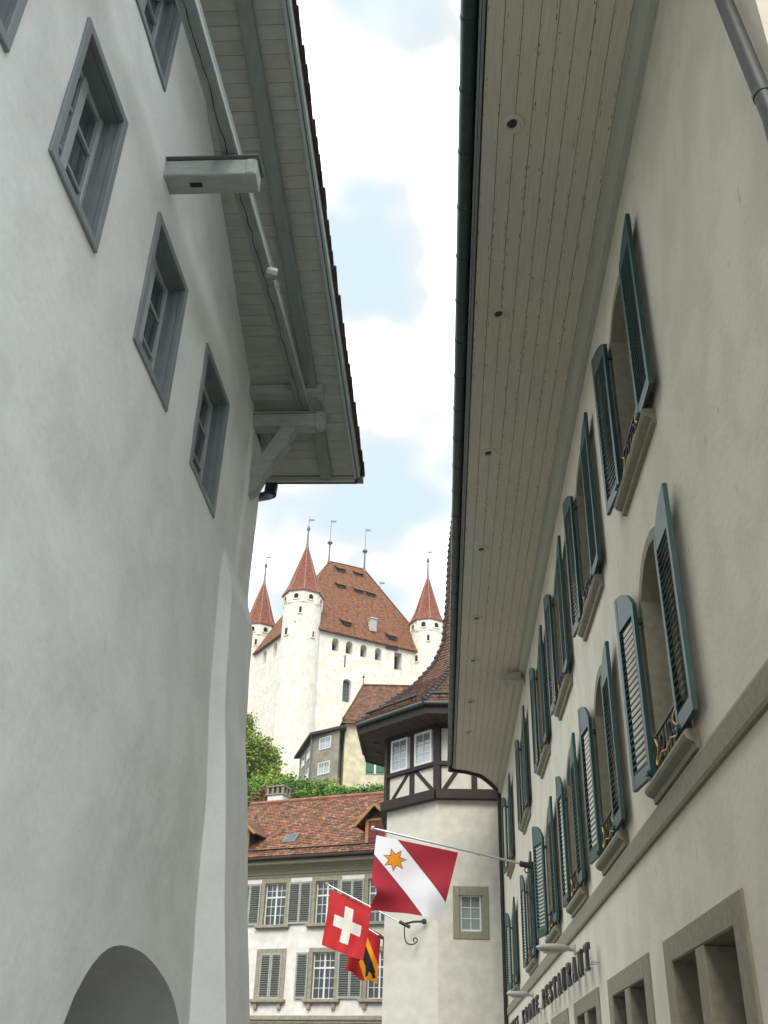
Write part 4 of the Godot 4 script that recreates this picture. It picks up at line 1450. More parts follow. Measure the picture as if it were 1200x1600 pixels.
func town_shutter(t: Node3D, at: Vector3, bs: Basis, w: float, h: float) -> void:   # at: bottom centre
	var fr := MB.new()
	for q in [[-w / 2, -w / 2 + 0.07, 0.0, h], [w / 2 - 0.07, w / 2, 0.0, h], [-w / 2 + 0.07, w / 2 - 0.07, 0.0, 0.09], [-w / 2 + 0.07, w / 2 - 0.07, h - 0.09, h]]:
		fr.box(Vector3((q[0] + q[1]) / 2, (q[2] + q[3]) / 2, 0), Vector3(q[1] - q[0], q[3] - q[2], 0.045), Basis.IDENTITY, 0.006)
	var o := part(fr.mesh(), "shutter", M.shutter_grey, t, Transform3D(bs, at - t.position))
	var bk := MB.new()
	bk.box(Vector3(0, h / 2, -0.020), Vector3(w - 0.12, h - 0.16, 0.004))
	part(bk.mesh(), "backing", M.timber, o)
	var sl := MB.new()
	var cnt := int((h - 0.18) / 0.086)
	for i in cnt:
		sl.box(Vector3(0, lerpf(0.09, h - 0.09, (i + 0.5) / cnt), 0.002), Vector3(w - 0.13, 0.052, 0.012), Basis(Vector3.RIGHT, 0.75))
	var m := part(sl.mesh(), "slats", M.shutter_grey, o)
	m.set_meta("kind", "stuff")

func dormer(t: Node3D, bs: Basis, s: float, doors: bool, sl: float, ry: Callable) -> void:
	var hw := 0.52
	var eav := 11.62
	var top := 12.36
	var back := func(y: float) -> float: return 0.55 - (y - 10.40) / sl
	var b := MB.new()
	# gabled front and cheeks
	var o := 0.06
	for sd in [-1.0, 1.0]:
		b.quad(mp(s + sd * hw, 10.75, o), mp(s + sd * hw, eav + 0.22, o), mp(s + sd * hw, eav + 0.22, back.call(eav + 0.22)), mp(s + sd * hw, 10.75, back.call(10.75) - 0.2), tu * sd)
	b.quad(mp(s - hw, 10.7, o), mp(s + hw, 10.7, o), mp(s + hw, eav + 0.1, o), mp(s - hw, eav + 0.1, o), tn)
	b.tri(mp(s - hw, eav + 0.1, o), mp(s + hw, eav + 0.1, o), mp(s, top - 0.06, o), tn)
	var dm := fin(b, "dormer", M.timber_soffit, t)
	var r := MB.new()
	for sd in [-1.0, 1.0]:
		var ea := eav - 0.12
		var q := [mp(s, top, o + 0.42), mp(s + sd * 0.95, ea, o + 0.30), mp(s + sd * 0.95, ea, back.call(ea) - 0.1), mp(s, top, back.call(top) - 0.2)]
		var dn := Vector3(0, -0.05, 0)
		r.quad(q[0], q[1], q[2], q[3], Vector3.UP + tu * sd)
		r.quad(q[0] + dn, q[1] + dn, q[2] + dn, q[3] + dn, Vector3.DOWN)
		r.quad(q[0], q[1], q[1] + dn, q[0] + dn, tn)
		r.quad(q[1], q[2], q[2] + dn, q[1] + dn, tu * sd)
	fin(r, "dormer_roof", M.tile_house, dm)
	var bb := MB.new()
	for sd in [-1.0, 1.0]: bb.bar(mp(s, top - 0.05, o + 0.42), mp(s + sd * 0.95, eav - 0.17, o + 0.30), 0.04, 0.12, Vector3.UP, 0.01)
	fin(bb, "barge_board", M.new_timber, dm)
	var ps := MB.new()
	for sd in [-1.0, 1.0]: ps.box(mp(s + sd * (hw - 0.06), 11.25, o + 0.03), Vector3(0.16, 0.95, 0.1), bs, 0.01)
	ps.box(mp(s, eav + 0.12, o + 0.03), Vector3(1.04, 0.1, 0.09), bs, 0.01)
	fin(ps, "post", M.new_timber, dm)
	if doors:
		for sd in [-1.0, 1.0]:
			var d := MB.new()
			d.box(mp(s + sd * 0.19, 11.22, o + 0.03), Vector3(0.36, 0.9, 0.05), bs, 0.01)
			d.box(mp(s + sd * 0.19, 10.98, o + 0.06), Vector3(0.36, 0.07, 0.03), bs, 0.006)
			d.box(mp(s + sd * 0.19, 11.46, o + 0.06), Vector3(0.36, 0.07, 0.03), bs, 0.006)
			fin(d, "door", M.door_red, dm)
	var sa := MB.new()
	sa.box(mp(s, 10.72, o + 0.1), Vector3(1.3, 0.05, 0.35), bs * Basis(Vector3.RIGHT, 0.6), 0.01)
	fin(sa, "lead_apron", M.lead, dm)

# ------------------------------------------------------------------ houses on the slope under the castle
func V(p: Vector2, y: float) -> Vector3: return P(p.x, y, p.y)   # p: x and distance

func wall_quad(mb: MB, a: Vector2, b: Vector2, y0: float, y1: float, inside: Vector2) -> void:
	var mid := (a + b) * 0.5
	var o := mid - inside
	mb.quad(V(a, y0), V(b, y0), V(b, y1), V(a, y1), P(o.x, 0, o.y))

func hill_houses() -> void:
	# grey house with the bent front
	var g0 := Vector2(-15.9, 120.0)
	var g1 := Vector2(-12.4, 117.0)
	var g2 := Vector2(-18.8, 129.0)
	var gi := Vector2(-12.0, 126.0)
	var t := thing("grey_house", "grey brown rendered house with bent front and white windows below the castle wall", "house", V(Vector2(-14, 122), 27))
	var wm := MB.new()
	for q in [[g0, g1], [g0, g2], [g1, gi], [g2, gi]]: wall_quad(wm, q[0], q[1], 26.0, 40.2, Vector2(-14, 122.5))
	fin(wm, "wall", M.plaster_grey, t)
	var rm := MB.new()
	var eav := [Vector2(-11.6, 116.0), Vector2(-16.35, 119.3), Vector2(-19.7, 129.6), Vector2(-11.4, 128.0)]
	var apex := [P(-13.2, 42.0, 122.5), P(-15.4, 42.0, 126.0)]
	for i in 4:
		var a := V(eav[i], 40.2)
		var b := V(eav[(i + 1) % 4], 40.2)
		var ap: Vector3 = apex[0] if i == 0 or i == 3 else apex[1]
		rm.tri(a, b, ap, Vector3.UP)
		rm.quad(a, b, b + Vector3(0, -0.32, 0), a + Vector3(0, -0.32, 0), (a + b) * 0.5 - P(-14.5, 40, 123))
	rm.tri(V(eav[1], 40.2), apex[0], apex[1], Vector3.UP)
	rm.tri(V(eav[3], 40.2), apex[0], apex[1], Vector3.UP)
	rm.quad(V(eav[0], 39.88), V(eav[1], 39.88), V(eav[2], 39.88), V(eav[3], 39.88), Vector3.DOWN)
	fin(rm, "roof", M.tile_dark, t)
	var n1 := g1 - g0
	var ang := atan2(-n1.y, -n1.x)   # front face, normal towards the camera
	for lv in [34.75, 37.9]:
		var d := n1.normalized()
		var bx3 := P(d.x, 0, d.y).normalized()
		var bb := Basis(bx3, Vector3.UP, bx3.cross(Vector3.UP))
		casement(t, Transform3D(bb, V(g0 + n1 * 0.47, lv) + bb.z * 0.02), 2.1, 1.55, 4, 2, 0.13, M.sash_white, M.curtain)
	var n2 := g0 - g2
	for lv in [35.4, 38.2]:
		for u in [0.3, 0.68]:
			var d := n2.normalized()
			var bx3 := P(d.x, 0, d.y).normalized()
			var bb := Basis(bx3, Vector3.UP, bx3.cross(Vector3.UP))
			casement(t, Transform3D(bb, V(g2 + n2 * u, lv - 0.4) + bb.z * 0.02), 1.9, 1.5, 2, 2, 0.14, M.sash_white, M.curtain)
	var dp := MB.new()
	dp.tube([V(Vector2(-16.15, 119.9), 39.9), V(Vector2(-16.1, 119.9), 26.5)], 0.1, 8)
	fin(dp, "downpipe", M.lead, t)
	# pale yellow house with green shutters
	var y := thing("yellow_house", "pale yellow house with closed green shutters and steep brown hipped roof under the castle", "house", V(Vector2(-8, 122), 27))
	var y0 := Vector2(-11.75, 117.5)
	var y1 := Vector2(-2.0, 117.5)
	var y2 := Vector2(-13.1, 123.0)
	var y3 := Vector2(-2.0, 124.0)
	var ym := MB.new()
	for q in [[y0, y1], [y0, y2], [y1, y3], [y2, y3]]: wall_quad(ym, q[0], q[1], 26.0, 41.4, Vector2(-8, 120.5))
	fin(ym, "wall", M.plaster_yellow, y)
	var yr := MB.new()
	var r0 := P(-10.0, 47.0, 120.6)
	var r1 := P(-4.0, 46.9, 120.6)
	var ev := [P(-12.05, 41.1, 116.7), P(-1.4, 41.1, 116.7), P(-1.4, 41.1, 124.6), P(-13.9, 41.1, 124.2)]
	var md := [P(-11.15, 43.4, 118.1), P(-2.6, 43.4, 118.1), P(-2.6, 43.4, 123.0), P(-12.3, 43.4, 122.7)]
	for i in 4:
		var j := (i + 1) % 4
		var o: Vector3 = (ev[i] + ev[j]) * 0.5 - P(-8, 41, 120.6) + Vector3(0, 3, 0)
		yr.quad(ev[i], ev[j], md[j], md[i], o)
		var ti: Vector3 = r0 if i == 0 or i == 3 else r1
		var tj: Vector3 = r0 if j == 0 or j == 3 else r1
		yr.quad(md[i], md[j], tj, ti, o)
		yr.quad(ev[i], ev[j], ev[j] + Vector3(0, -0.25, 0), ev[i] + Vector3(0, -0.25, 0), o)
	yr.quad(ev[0] + Vector3(0, -0.25, 0), ev[1] + Vector3(0, -0.25, 0), ev[2] + Vector3(0, -0.25, 0), ev[3] + Vector3(0, -0.25, 0), Vector3.DOWN)
	var yro := fin(yr, "roof", M.tile_house, y)
	var rd := MB.new()
	rd.tube([r0, r1], 0.16, 6)
	rd.tube([r0, md[0], ev[0]], 0.13, 6)
	fin(rd, "ridge_tiles", M.tile_house, yro)
	var yf := MB.new()
	yf.lathe(r0, [Vector2(0.1, -0.2), Vector2(0.06, 0.9), Vector2(0.2, 1.1), Vector2(0.06, 1.3), Vector2(0.0, 1.7)], 8)
	fin(yf, "finial", M.lead, yro)
	var eb := MB.new()
	eb.bar(P(-12.05, 40.78, 116.8), P(-1.4, 40.78, 116.8), 0.1, 0.16)
	fin(eb, "eave_board", M.new_timber, y)
	var sf := MB.new()
	sf.span(P(-9.12, 34.55, 117.4), P(-6.75, 36.75, 117.47), 0.02)
	fin(sf, "window", M.sash_white, y)
	for x in [-8.55, -7.3]:
		var s := MB.new()
		s.span(P(x - 0.5, 34.65, 117.3), P(x + 0.5, 36.65, 117.39), 0.02)
		for k in 2: s.span(P(x - 0.4, 34.75 + k * 0.97, 117.27), P(x + 0.4, 35.6 + k * 0.97, 117.31), 0.02)
		fin(s, "shutter", M.shutter_green, y)
	var dl := (y2 - y0).normalized()
	for u in [1.3, 2.6]:
		var s := MB.new()
		var c: Vector2 = y0 + dl * u
		s.bar(V(c - dl * 0.45, 39.0) , V(c + dl * 0.45, 39.0), 0.16, 2.0)
		fin(s, "shutter", M.shutter_green, y)

# ------------------------------------------------------------------ the castle keep
const T1 := Vector2(-27.1, 175.0)
const T2 := Vector2(-2.7, 188.0)
const T3 := Vector2(-38.35, 190.7)

func castle() -> void:
	var t := thing("castle_keep", "white castle keep with round corner towers and huge tiled hip roof on the hill", "castle", V(Vector2(-20, 190), 45))
	var dR := (T2 - T1).normalized()
	var nR := Vector2(dR.y, -dR.x)
	var dL := (T3 - T1).normalized()
	var nL := Vector2(-dL.y, dL.x)
	if nL.y > 0: nL = -nL
	var k1 := T1 + nR * 1.87 + nL * 1.6
	var k2 := T2 + nR * 0.9 - nL * 0.2
	var k3 := T3 + nL * 1.6 - nR * 0.2
	var k4 := k2 + k3 - k1
	var mid := (k1 + k4) * 0.5
	var E := 78.6
	var wm := MB.new()
	# right-hand face with its arched openings, left-hand face with two
	var Lr := k1.distance_to(k2)
	var ur := (k2 - k1) / Lr
	var fr := func(u: float, v: float) -> Vector3: return V(k1 + ur * u, v)
	var outr := P(nR.x, 0, nR.y)
	var ops := [[8.4, 75.2, 1.9, 1.15, 0.95], [11.8, 75.2, 1.9, 1.15, 0.95], [15.1, 75.2, 1.9, 1.15, 0.95], [18.7, 75.2, 1.9, 1.15, 0.95]]
	var px := [[524, 1006], [546, 1012]]
	var us := []
	for q in [Vector2(-20.2, 175), Vector2(-17.5, 175), Vector2(-14.7, 175), Vector2(-11.9, 175), Vector2(-8.1, 175)]:
		us.append(along(q / 175.0, k1, ur))
	var e := 0.0
	for i in us.size():
		var c: float = us[i]
		var e1: float = (c + us[i + 1]) * 0.5 if i + 1 < us.size() else Lr
		var path := opening(0.72, 75.0, 76.9, 0.72) if i < 4 else opening(0.85, 72.6, 77.6, 0.0)
		cell(wm, fr, outr, e, e1, 70.0, E + 0.4, c, path)
		var xf := Transform3D(Basis(P(ur.x, 0, ur.y), Vector3.UP, outr), V(k1 + ur * c, 0.0))
		loft_opening(t, path, xf)
		e = e1
	var cb: float = along(Vector2(-17.6, 175) / 175.0, k1, ur)
	var big := opening(0.85, 65.2, 68.9, 0.9)
	cell(wm, fr, outr, 0.0, Lr, 40.0, 70.0, cb, big)
	var xb := Transform3D(Basis(P(ur.x, 0, ur.y), Vector3.UP, outr), V(k1 + ur * cb, 0.0))
	var bigr := MB.new()
	ring(bigr, big, big, 0.0, -1.1, xb)
	fin(bigr, "window_reveal", M.plaster_castle, t)
	var Ll := k1.distance_to(k3)
	var ul := (k3 - k1) / Ll
	var fl := func(u: float, v: float) -> Vector3: return V(k1 + ul * u, v)
	var outl := P(nL.x, 0, nL.y)
	e = 0.0
	var ls := [along(Vector2(-31.8, 175) / 175.0, k1, ul), along(Vector2(-33.7, 175) / 175.0, k1, ul)]
	for i in 2:
		var c: float = ls[i]
		var e1: float = (c + ls[1]) * 0.5 if i == 0 else Ll
		var path := opening(0.8, 75.0, 77.2, 0.7)
		cell(wm, fl, outl, e, e1, 70.0, E + 0.4, c, path)
		var xf := Transform3D(Basis(P(ul.x, 0, ul.y), Vector3.UP, outl), V(k1 + ul * c, 0.0))
		loft_opening(t, path, xf)
		e = e1
	wm.quad(V(k1, 40), V(k3, 40), V(k3, 70), V(k1, 70), outl)
	wall_quad(wm, k2, k4, 40, E + 0.4, mid)
	wall_quad(wm, k3, k4, 40, E + 0.4, mid)
	fin(wm, "wall", M.plaster_castle, t)
	var bw := MB.new()
	fill(bw, big, -0.9, xb)
	var bwo := fin(bw, "window", M.glass_grey, t)
	var bars := MB.new()
	for x in [-0.28, 0.28]: bars.box(xb * Vector3(x, 67.2, -0.86), Vector3(0.08, 4.2, 0.08), xb.basis)
	for yy in 5: bars.box(xb * Vector3(0, 65.7 + yy * 0.8, -0.86), Vector3(1.6, 0.08, 0.08), xb.basis)
	fin(bars, "bars", M.lead, bwo)
	# a narrow slit and a dark lintel beside the tall opening
	var sl := MB.new()
	sl.box(fr.call(us[1] - 0.8, 73.3) + outr * 0.02, Vector3(0.22, 2.4, 0.06), Basis(P(ur.x, 0, ur.y), Vector3.UP, outr))
	fin(sl, "slit", M.iron, t)
	sl = MB.new()
	sl.box(fr.call(us[4] - 1.6, 78.05) + outr * 0.15, Vector3(2.6, 0.35, 0.4), Basis(P(ur.x, 0, ur.y), Vector3.UP, outr))
	fin(sl, "lintel", M.iron, t)
	var bal := MB.new()
	bal.box(fr.call(us[4], 73.3) + outr * -0.3, Vector3(1.7, 1.4, 0.3), Basis(P(ur.x, 0, ur.y), Vector3.UP, outr))
	fin(bal, "parapet", M.plaster_castle, t)
	# hip roof
	var oh := 0.75
	var c1 := k1 + (nR + nL) * oh
	var c2 := k2 + (nR - nL) * oh
	var c3 := k3 + (nL - nR) * oh
	var c4 := k4 - (nR + nL) * oh
	var r1 := P(-24.1, 100.3, 187.5)
	var r2 := P(-16.7, 100.3, 191.4)
	var rm := MB.new()
	rm.quad(V(c1, E), V(c2, E), r2, r1, Vector3(0.5, 0.5, 0.5))
	rm.tri(V(c1, E), V(c3, E), r1, Vector3(-1, 0.5, 0.5))
	rm.quad(V(c3, E), V(c4, E), r2, r1, Vector3(-0.5, 0.5, -0.5))
	rm.tri(V(c2, E), V(c4, E), r2, Vector3(1, 0.5, -0.5))
	rm.quad(V(c1, E - 0.15), V(c2, E - 0.15), V(c4, E - 0.15), V(c3, E - 0.15), Vector3.DOWN)
	for q in [[c1, c2], [c1, c3], [c2, c4], [c3, c4]]:
		var a := V(q[0], E)
		var b := V(q[1], E)
		rm.quad(a, b, b - Vector3(0, 0.2, 0), a - Vector3(0, 0.2, 0), (a + b) * 0.5 - V(mid, E))
	var ro := fin(rm, "main_roof", M.tile_castle, t)
	var hp := MB.new()
	hp.tube([V(c1, E + 0.05), r1 + Vector3(0, 0.05, 0), r2 + Vector3(0, 0.05, 0), V(c2, E + 0.05)], 0.16, 6)
	fin(hp, "ridge", M.tile_castle, ro)
	for rr in [[r1, 10.4], [r2, 10.2]]:
		var p: Vector3 = rr[0]
		finial(ro, p, 4.2, 6.2, 0.62)
	# small shed dormers and one light-coloured hatch on the right-hand slope
	var slope := (V(c1, E) - r1).cross(V(c2, E) - r1).normalized()
	if slope.y < 0: slope = -slope
	for q in [Vector2(532, 893), Vector2(560, 900), Vector2(532, 918), Vector2(560, 926), Vector2(579, 931), Vector2(541, 976), Vector2(612, 998)]:
		pass
	var spots := [[-20.0, 89.8], [-16.4, 88.8], [-19.8, 86.2], [-16.2, 85.1], [-13.8, 84.4], [-18.3, 78.2], [-9.4, 75.3]]
	for s in spots:
		var dir := Vector3(s[0], s[1], -175.0)
		var u := slope.dot(r1 - Vector3(0, 1.6, 0)) / slope.dot(dir)
		var at := Vector3(0, 1.6, 0) + dir * u
		var ax := P(ur.x, 0, ur.y)
		var up := ax.cross(slope)
		if up.y < 0: up = -up
		var dm := MB.new()
		var bas := Basis(ax, Vector3.UP, outr)
		dm.box(at + outr * 0.1, Vector3(1.75, 0.6, 0.9), bas)
		var d := fin(dm, "roof_dormer", M.iron, ro)
		var lid := MB.new()
		lid.quad(at + outr * 0.9 - ax * 1.15 + Vector3(0, 0.36, 0), at + outr * 0.9 + ax * 1.15 + Vector3(0, 0.36, 0), at + ax * 1.35 + up * 1.75 + slope * 0.05, at - ax * 1.35 + up * 1.75 + slope * 0.05, slope)
		lid.quad(at + outr * 0.9 - ax * 1.15 + Vector3(0, 0.24, 0), at + outr * 0.9 + ax * 1.15 + Vector3(0, 0.24, 0), at + ax * 1.35 + up * 1.6, at - ax * 1.35 + up * 1.6, -slope)
		lid.quad(at + outr * 0.9 - ax * 1.15 + Vector3(0, 0.36, 0), at + outr * 0.9 + ax * 1.15 + Vector3(0, 0.36, 0), at + outr * 0.9 + ax * 1.15 + Vector3(0, 0.24, 0), at + outr * 0.9 - ax * 1.15 + Vector3(0, 0.24, 0), outr)
		fin(lid, "lid", M.tile_castle, d)
	var hd := Vector3(-13.4, 77.7, -175.0)
	var hu := slope.dot(r1 - Vector3(0, 1.6, 0)) / slope.dot(hd)
	var ha := Vector3(0, 1.6, 0) + hd * hu
	var hb := Basis(P(ur.x, 0, ur.y), Vector3.UP, outr)
	var hm := MB.new()
	hm.box(ha + outr * 0.55, Vector3(1.35, 2.7, 1.3), hb, 0.05)
	hm.box(ha + outr * 0.6 + Vector3(0, 1.42, 0), Vector3(1.6, 0.2, 1.7), hb)
	var ho := fin(hm, "hatch", M.plaster_yellow, ro)
	var hs := MB.new()
	for x in [-0.33, 0.33]: hs.box(ha + outr * 1.22 + hb.x * x, Vector3(0.55, 2.3, 0.06), hb)
	fin(hs, "hatch_door", M.curtain, ho)
	corner_tower(t, T1, 3.75, 85.5, 97.4, 44.0, nR, nL)
	corner_tower(t, T2, 3.5, 85.5, 96.9, 44.0, nR, nL)
	corner_tower(t, T3, 3.5, 85.5, 97.0, 44.0, nR, nL)
	corner_tower(t, T2 + T3 - T1, 3.5, 85.5, 97.2, 44.0, nR, nL)

func loft_opening(t: Node3D, path: PackedVector2Array, xf: Transform3D) -> void:
	var m := MB.new()
	ring(m, path, path, 0.0, -2.4, xf)
	var o := fin(m, "loft_window", M.plaster_castle, t)
	var d := MB.new()
	fill(d, path, -2.4, xf)
	fin(d, "opening", M.dark_room, o)

func along(ray: Vector2, o: Vector2, d: Vector2) -> float:   # where the sight line x = ray.x * k, dist = k (given as ray.x / ray.y) crosses the wall o + d * u
	# (o + d u).x = r (o + d u).y
	var r := ray.x / ray.y
	return (r * o.y - o.x) / (d.x - r * d.y)

func finial(t: Node3D, p: Vector3, h1: float, h2: float, ball: float) -> void:
	var m := MB.new()
	m.lathe(p, [Vector2(0.42, -0.9), Vector2(0.24, 0.6), Vector2(0.17, h1 - 0.3), Vector2(0.35, h1), Vector2(ball, h1 + 0.25), Vector2(ball * 0.8, h1 + 0.6), Vector2(0.12, h1 + 0.9), Vector2(0.07, h1 + 1.2), Vector2(0.055, h1 + h2), Vector2(0.0, h1 + h2)], 8)
	m.box(p + Vector3(0.5, h1 + h2 - 0.5, 0), Vector3(0.9, 0.4, 0.06))
	m.tri(p + Vector3(0.95, h1 + h2 - 0.28, 0), p + Vector3(1.4, h1 + h2 - 0.3, 0), p + Vector3(0.95, h1 + h2 - 0.46, 0), P(0, 0, -1))
	m.tri(p + Vector3(0.95, h1 + h2 - 0.55, 0.02), p + Vector3(1.3, h1 + h2 - 0.66, 0.02), p + Vector3(0.95, h1 + h2 - 0.7, 0.02), P(0, 0, -1))
	fin(m, "finial", M.lead, t)

func corner_tower(t: Node3D, c: Vector2, r: float, eav: float, apex: float, base: float, nR: Vector2, nL: Vector2) -> void:
	var o3 := P(c.x, 0, c.y)
	var face := atan2((nR + nL).x, -(nR + nL).y)   # which way the tower's free side looks
	var b := MB.new()
	b.lathe(o3, [Vector2(r + 0.25, base), Vector2(r + 0.1, 60.0), Vector2(r - 0.02, 76.0), Vector2(r - 0.04, 82.9)], 28)
	var tower := fin(b, "corner_tower", M.plaster_castle, t)
	var turn := face + PI / 8
	var oc := MB.new()
	oc.lathe(o3, [Vector2(r - 0.1, 82.45), Vector2(r * 1.035, 82.95), Vector2(r * 1.055, 83.0), Vector2(r * 1.055, eav + 0.3)], 8, true, Basis.IDENTITY, turn)
	fin(oc, "octagon_storey", M.plaster_castle, tower)
	var rr := r * 1.14
	var h := apex - eav
	var rf := MB.new()
	var prof := [Vector2(rr, eav), Vector2(rr * 0.86, eav + h * 0.085), Vector2(rr * 0.70, eav + h * 0.21), Vector2(0.13, apex)]
	rf.lathe(o3, prof, 8, true, Basis.IDENTITY, turn)
	rf.lathe(o3, [Vector2(r, eav + 0.1), Vector2(rr, eav - 0.08), Vector2(rr, eav)], 8, true, Basis.IDENTITY, turn)
	var ro := fin(rf, "cone_roof", M.tile_cone, tower)
	var hl := MB.new()
	for k in 8:
		var a := turn + TAU * k / 8
		var e := Vector3(sin(a), 0, cos(a))
		var pts := []
		for q in prof: pts.append(o3 + e * (q.x + 0.02) + Vector3(0, q.y + 0.03, 0))
		# pale mortar dots along each hip
		for i in 3:
			var n := 6 if i < 2 else 26
			for j in n:
				var pa: Vector3 = pts[i].lerp(pts[i + 1], (j + 0.1) / n)
				var pb: Vector3 = pts[i].lerp(pts[i + 1], (j + 0.62) / n)
				hl.bar(pa, pb, 0.16, 0.12)
	fin(hl, "hip_tiles", M.hip_line, ro)
	finial(ro, o3 + Vector3(0, apex, 0), 3.6, 2.8, 0.38)
	# openings: one in each free side of the octagon, slits and small windows lower down
	for k in range(-3, 4):
		var a := face + k * PI / 4
		niche(tower, o3, a, r * 1.055 * cos(PI / 8), 83.75, 0.46, 0.62, 0.42)
	niche(tower, o3, face + 0.28, r, 80.6, 0.24, 1.25, 0.0)
	niche(tower, o3, face - 0.42, r, 76.35, 0.36, 1.35, 0.0)
	niche(tower, o3, face + 1.05, r, 76.0, 0.2, 1.2, 0.0)

func niche(tower: Node3D, o3: Vector3, a: float, r: float, y: float, hw: float, spring: float, rise: float) -> void:
	var xf := Transform3D(Basis(Vector3.UP, a), o3 + Basis(Vector3.UP, a) * Vector3(0, y, r))
	var m := MB.new()
	var inner := opening(hw, 0.0, spring, rise)
	var outer := opening(hw + 0.24, -0.22, spring, rise + 0.24 if rise > 0 else 0.0)
	if rise <= 0: outer = opening(hw + 0.22, -0.2, spring + 0.22, 0.0)
	ring(m, inner, outer, 0.16, 0.16, xf)
	ring(m, outer, outer, 0.16, -0.3, xf, 0, true)
	ring(m, inner, inner, 0.16, -0.1, xf)
	var o := fin(m, "window", M.plaster_castle, tower)
	var d := MB.new()
	fill(d, inner, 0.05, xf)
	fin(d, "opening", M.dark_room, o)

# ------------------------------------------------------------------ trees and shrubs on the castle hill
func leafy(called: String, label: String, cat: String, grp: String, at: Vector3, lobes: Array, trunk_h: float, trunk_r: float, count: int, size: float, cols: Array) -> void:   # lobes: [offset, radii]
	var t := thing(called, label, cat, at, grp)
	var tr := MB.new()
	tr.tube([at + Vector3(0, -1.5, 0), at + Vector3(0.1, trunk_h * 0.5, 0), at + Vector3(-0.1, trunk_h, 0.1)], trunk_r, 8)
	for l in lobes:
		var p: Vector3 = at + l[0]
		var a := at + Vector3(0, trunk_h * 0.7, 0)
		tr.tube([a, a.lerp(p, 0.5) + Vector3(0, -0.3, 0), p], trunk_r * 0.38, 5)
	fin(tr, "trunk", M.bark, t)
	var cr := MB.new()
	var vol := 0.0
	for l in lobes: vol += l[1].x * l[1].y
	for l in lobes:
		var share := int(count * l[1].x * l[1].y / vol)
		# leaf clumps scattered through the lobe, more of them near its skin
		var clumps := []
		for i in maxi(10, share / 26):
			var d := Vector3(rng.randfn(), rng.randfn(), rng.randfn()).normalized()
			clumps.append([at + l[0] + d * l[1] * pow(rng.randf(), 0.45), cols[rng.randi() % cols.size()], rng.randf_range(0.75, 1.2)])
		for i in share:
			var c = clumps[rng.randi() % clumps.size()]
			var g: float = size * 2.3
			var p: Vector3 = c[0] + Vector3(rng.randfn() * g, rng.randfn() * g * 0.6, rng.randfn() * g)
			var nn := (Vector3(rng.randfn(), rng.randfn() + 0.9, rng.randfn() + 0.4)).normalized()
			var x := nn.cross(Vector3(rng.randfn(), rng.randfn(), rng.randfn())).normalized()
			var y := nn.cross(x)
			var s := size * rng.randf_range(0.6, 1.25)
			var k: float = c[2] * rng.randf_range(0.75, 1.25)
			var cc: Color = c[1]
			cr.col = Color(cc.r * k, cc.g * k, cc.b * k)
			cr.tri(p - y * s, p + x * s * 0.55, p + y * s, nn)
			cr.tri(p - y * s, p + y * s, p - x * s * 0.55, nn)
	fin(cr, "crown", M.leaf, t)

func hill_y(d: float) -> float:
	return lerpf(-0.5, 26.5, (d - 56.0) / 52.0) if d < 108.0 else lerpf(26.5, 46.0, (d - 108.0) / 64.0)

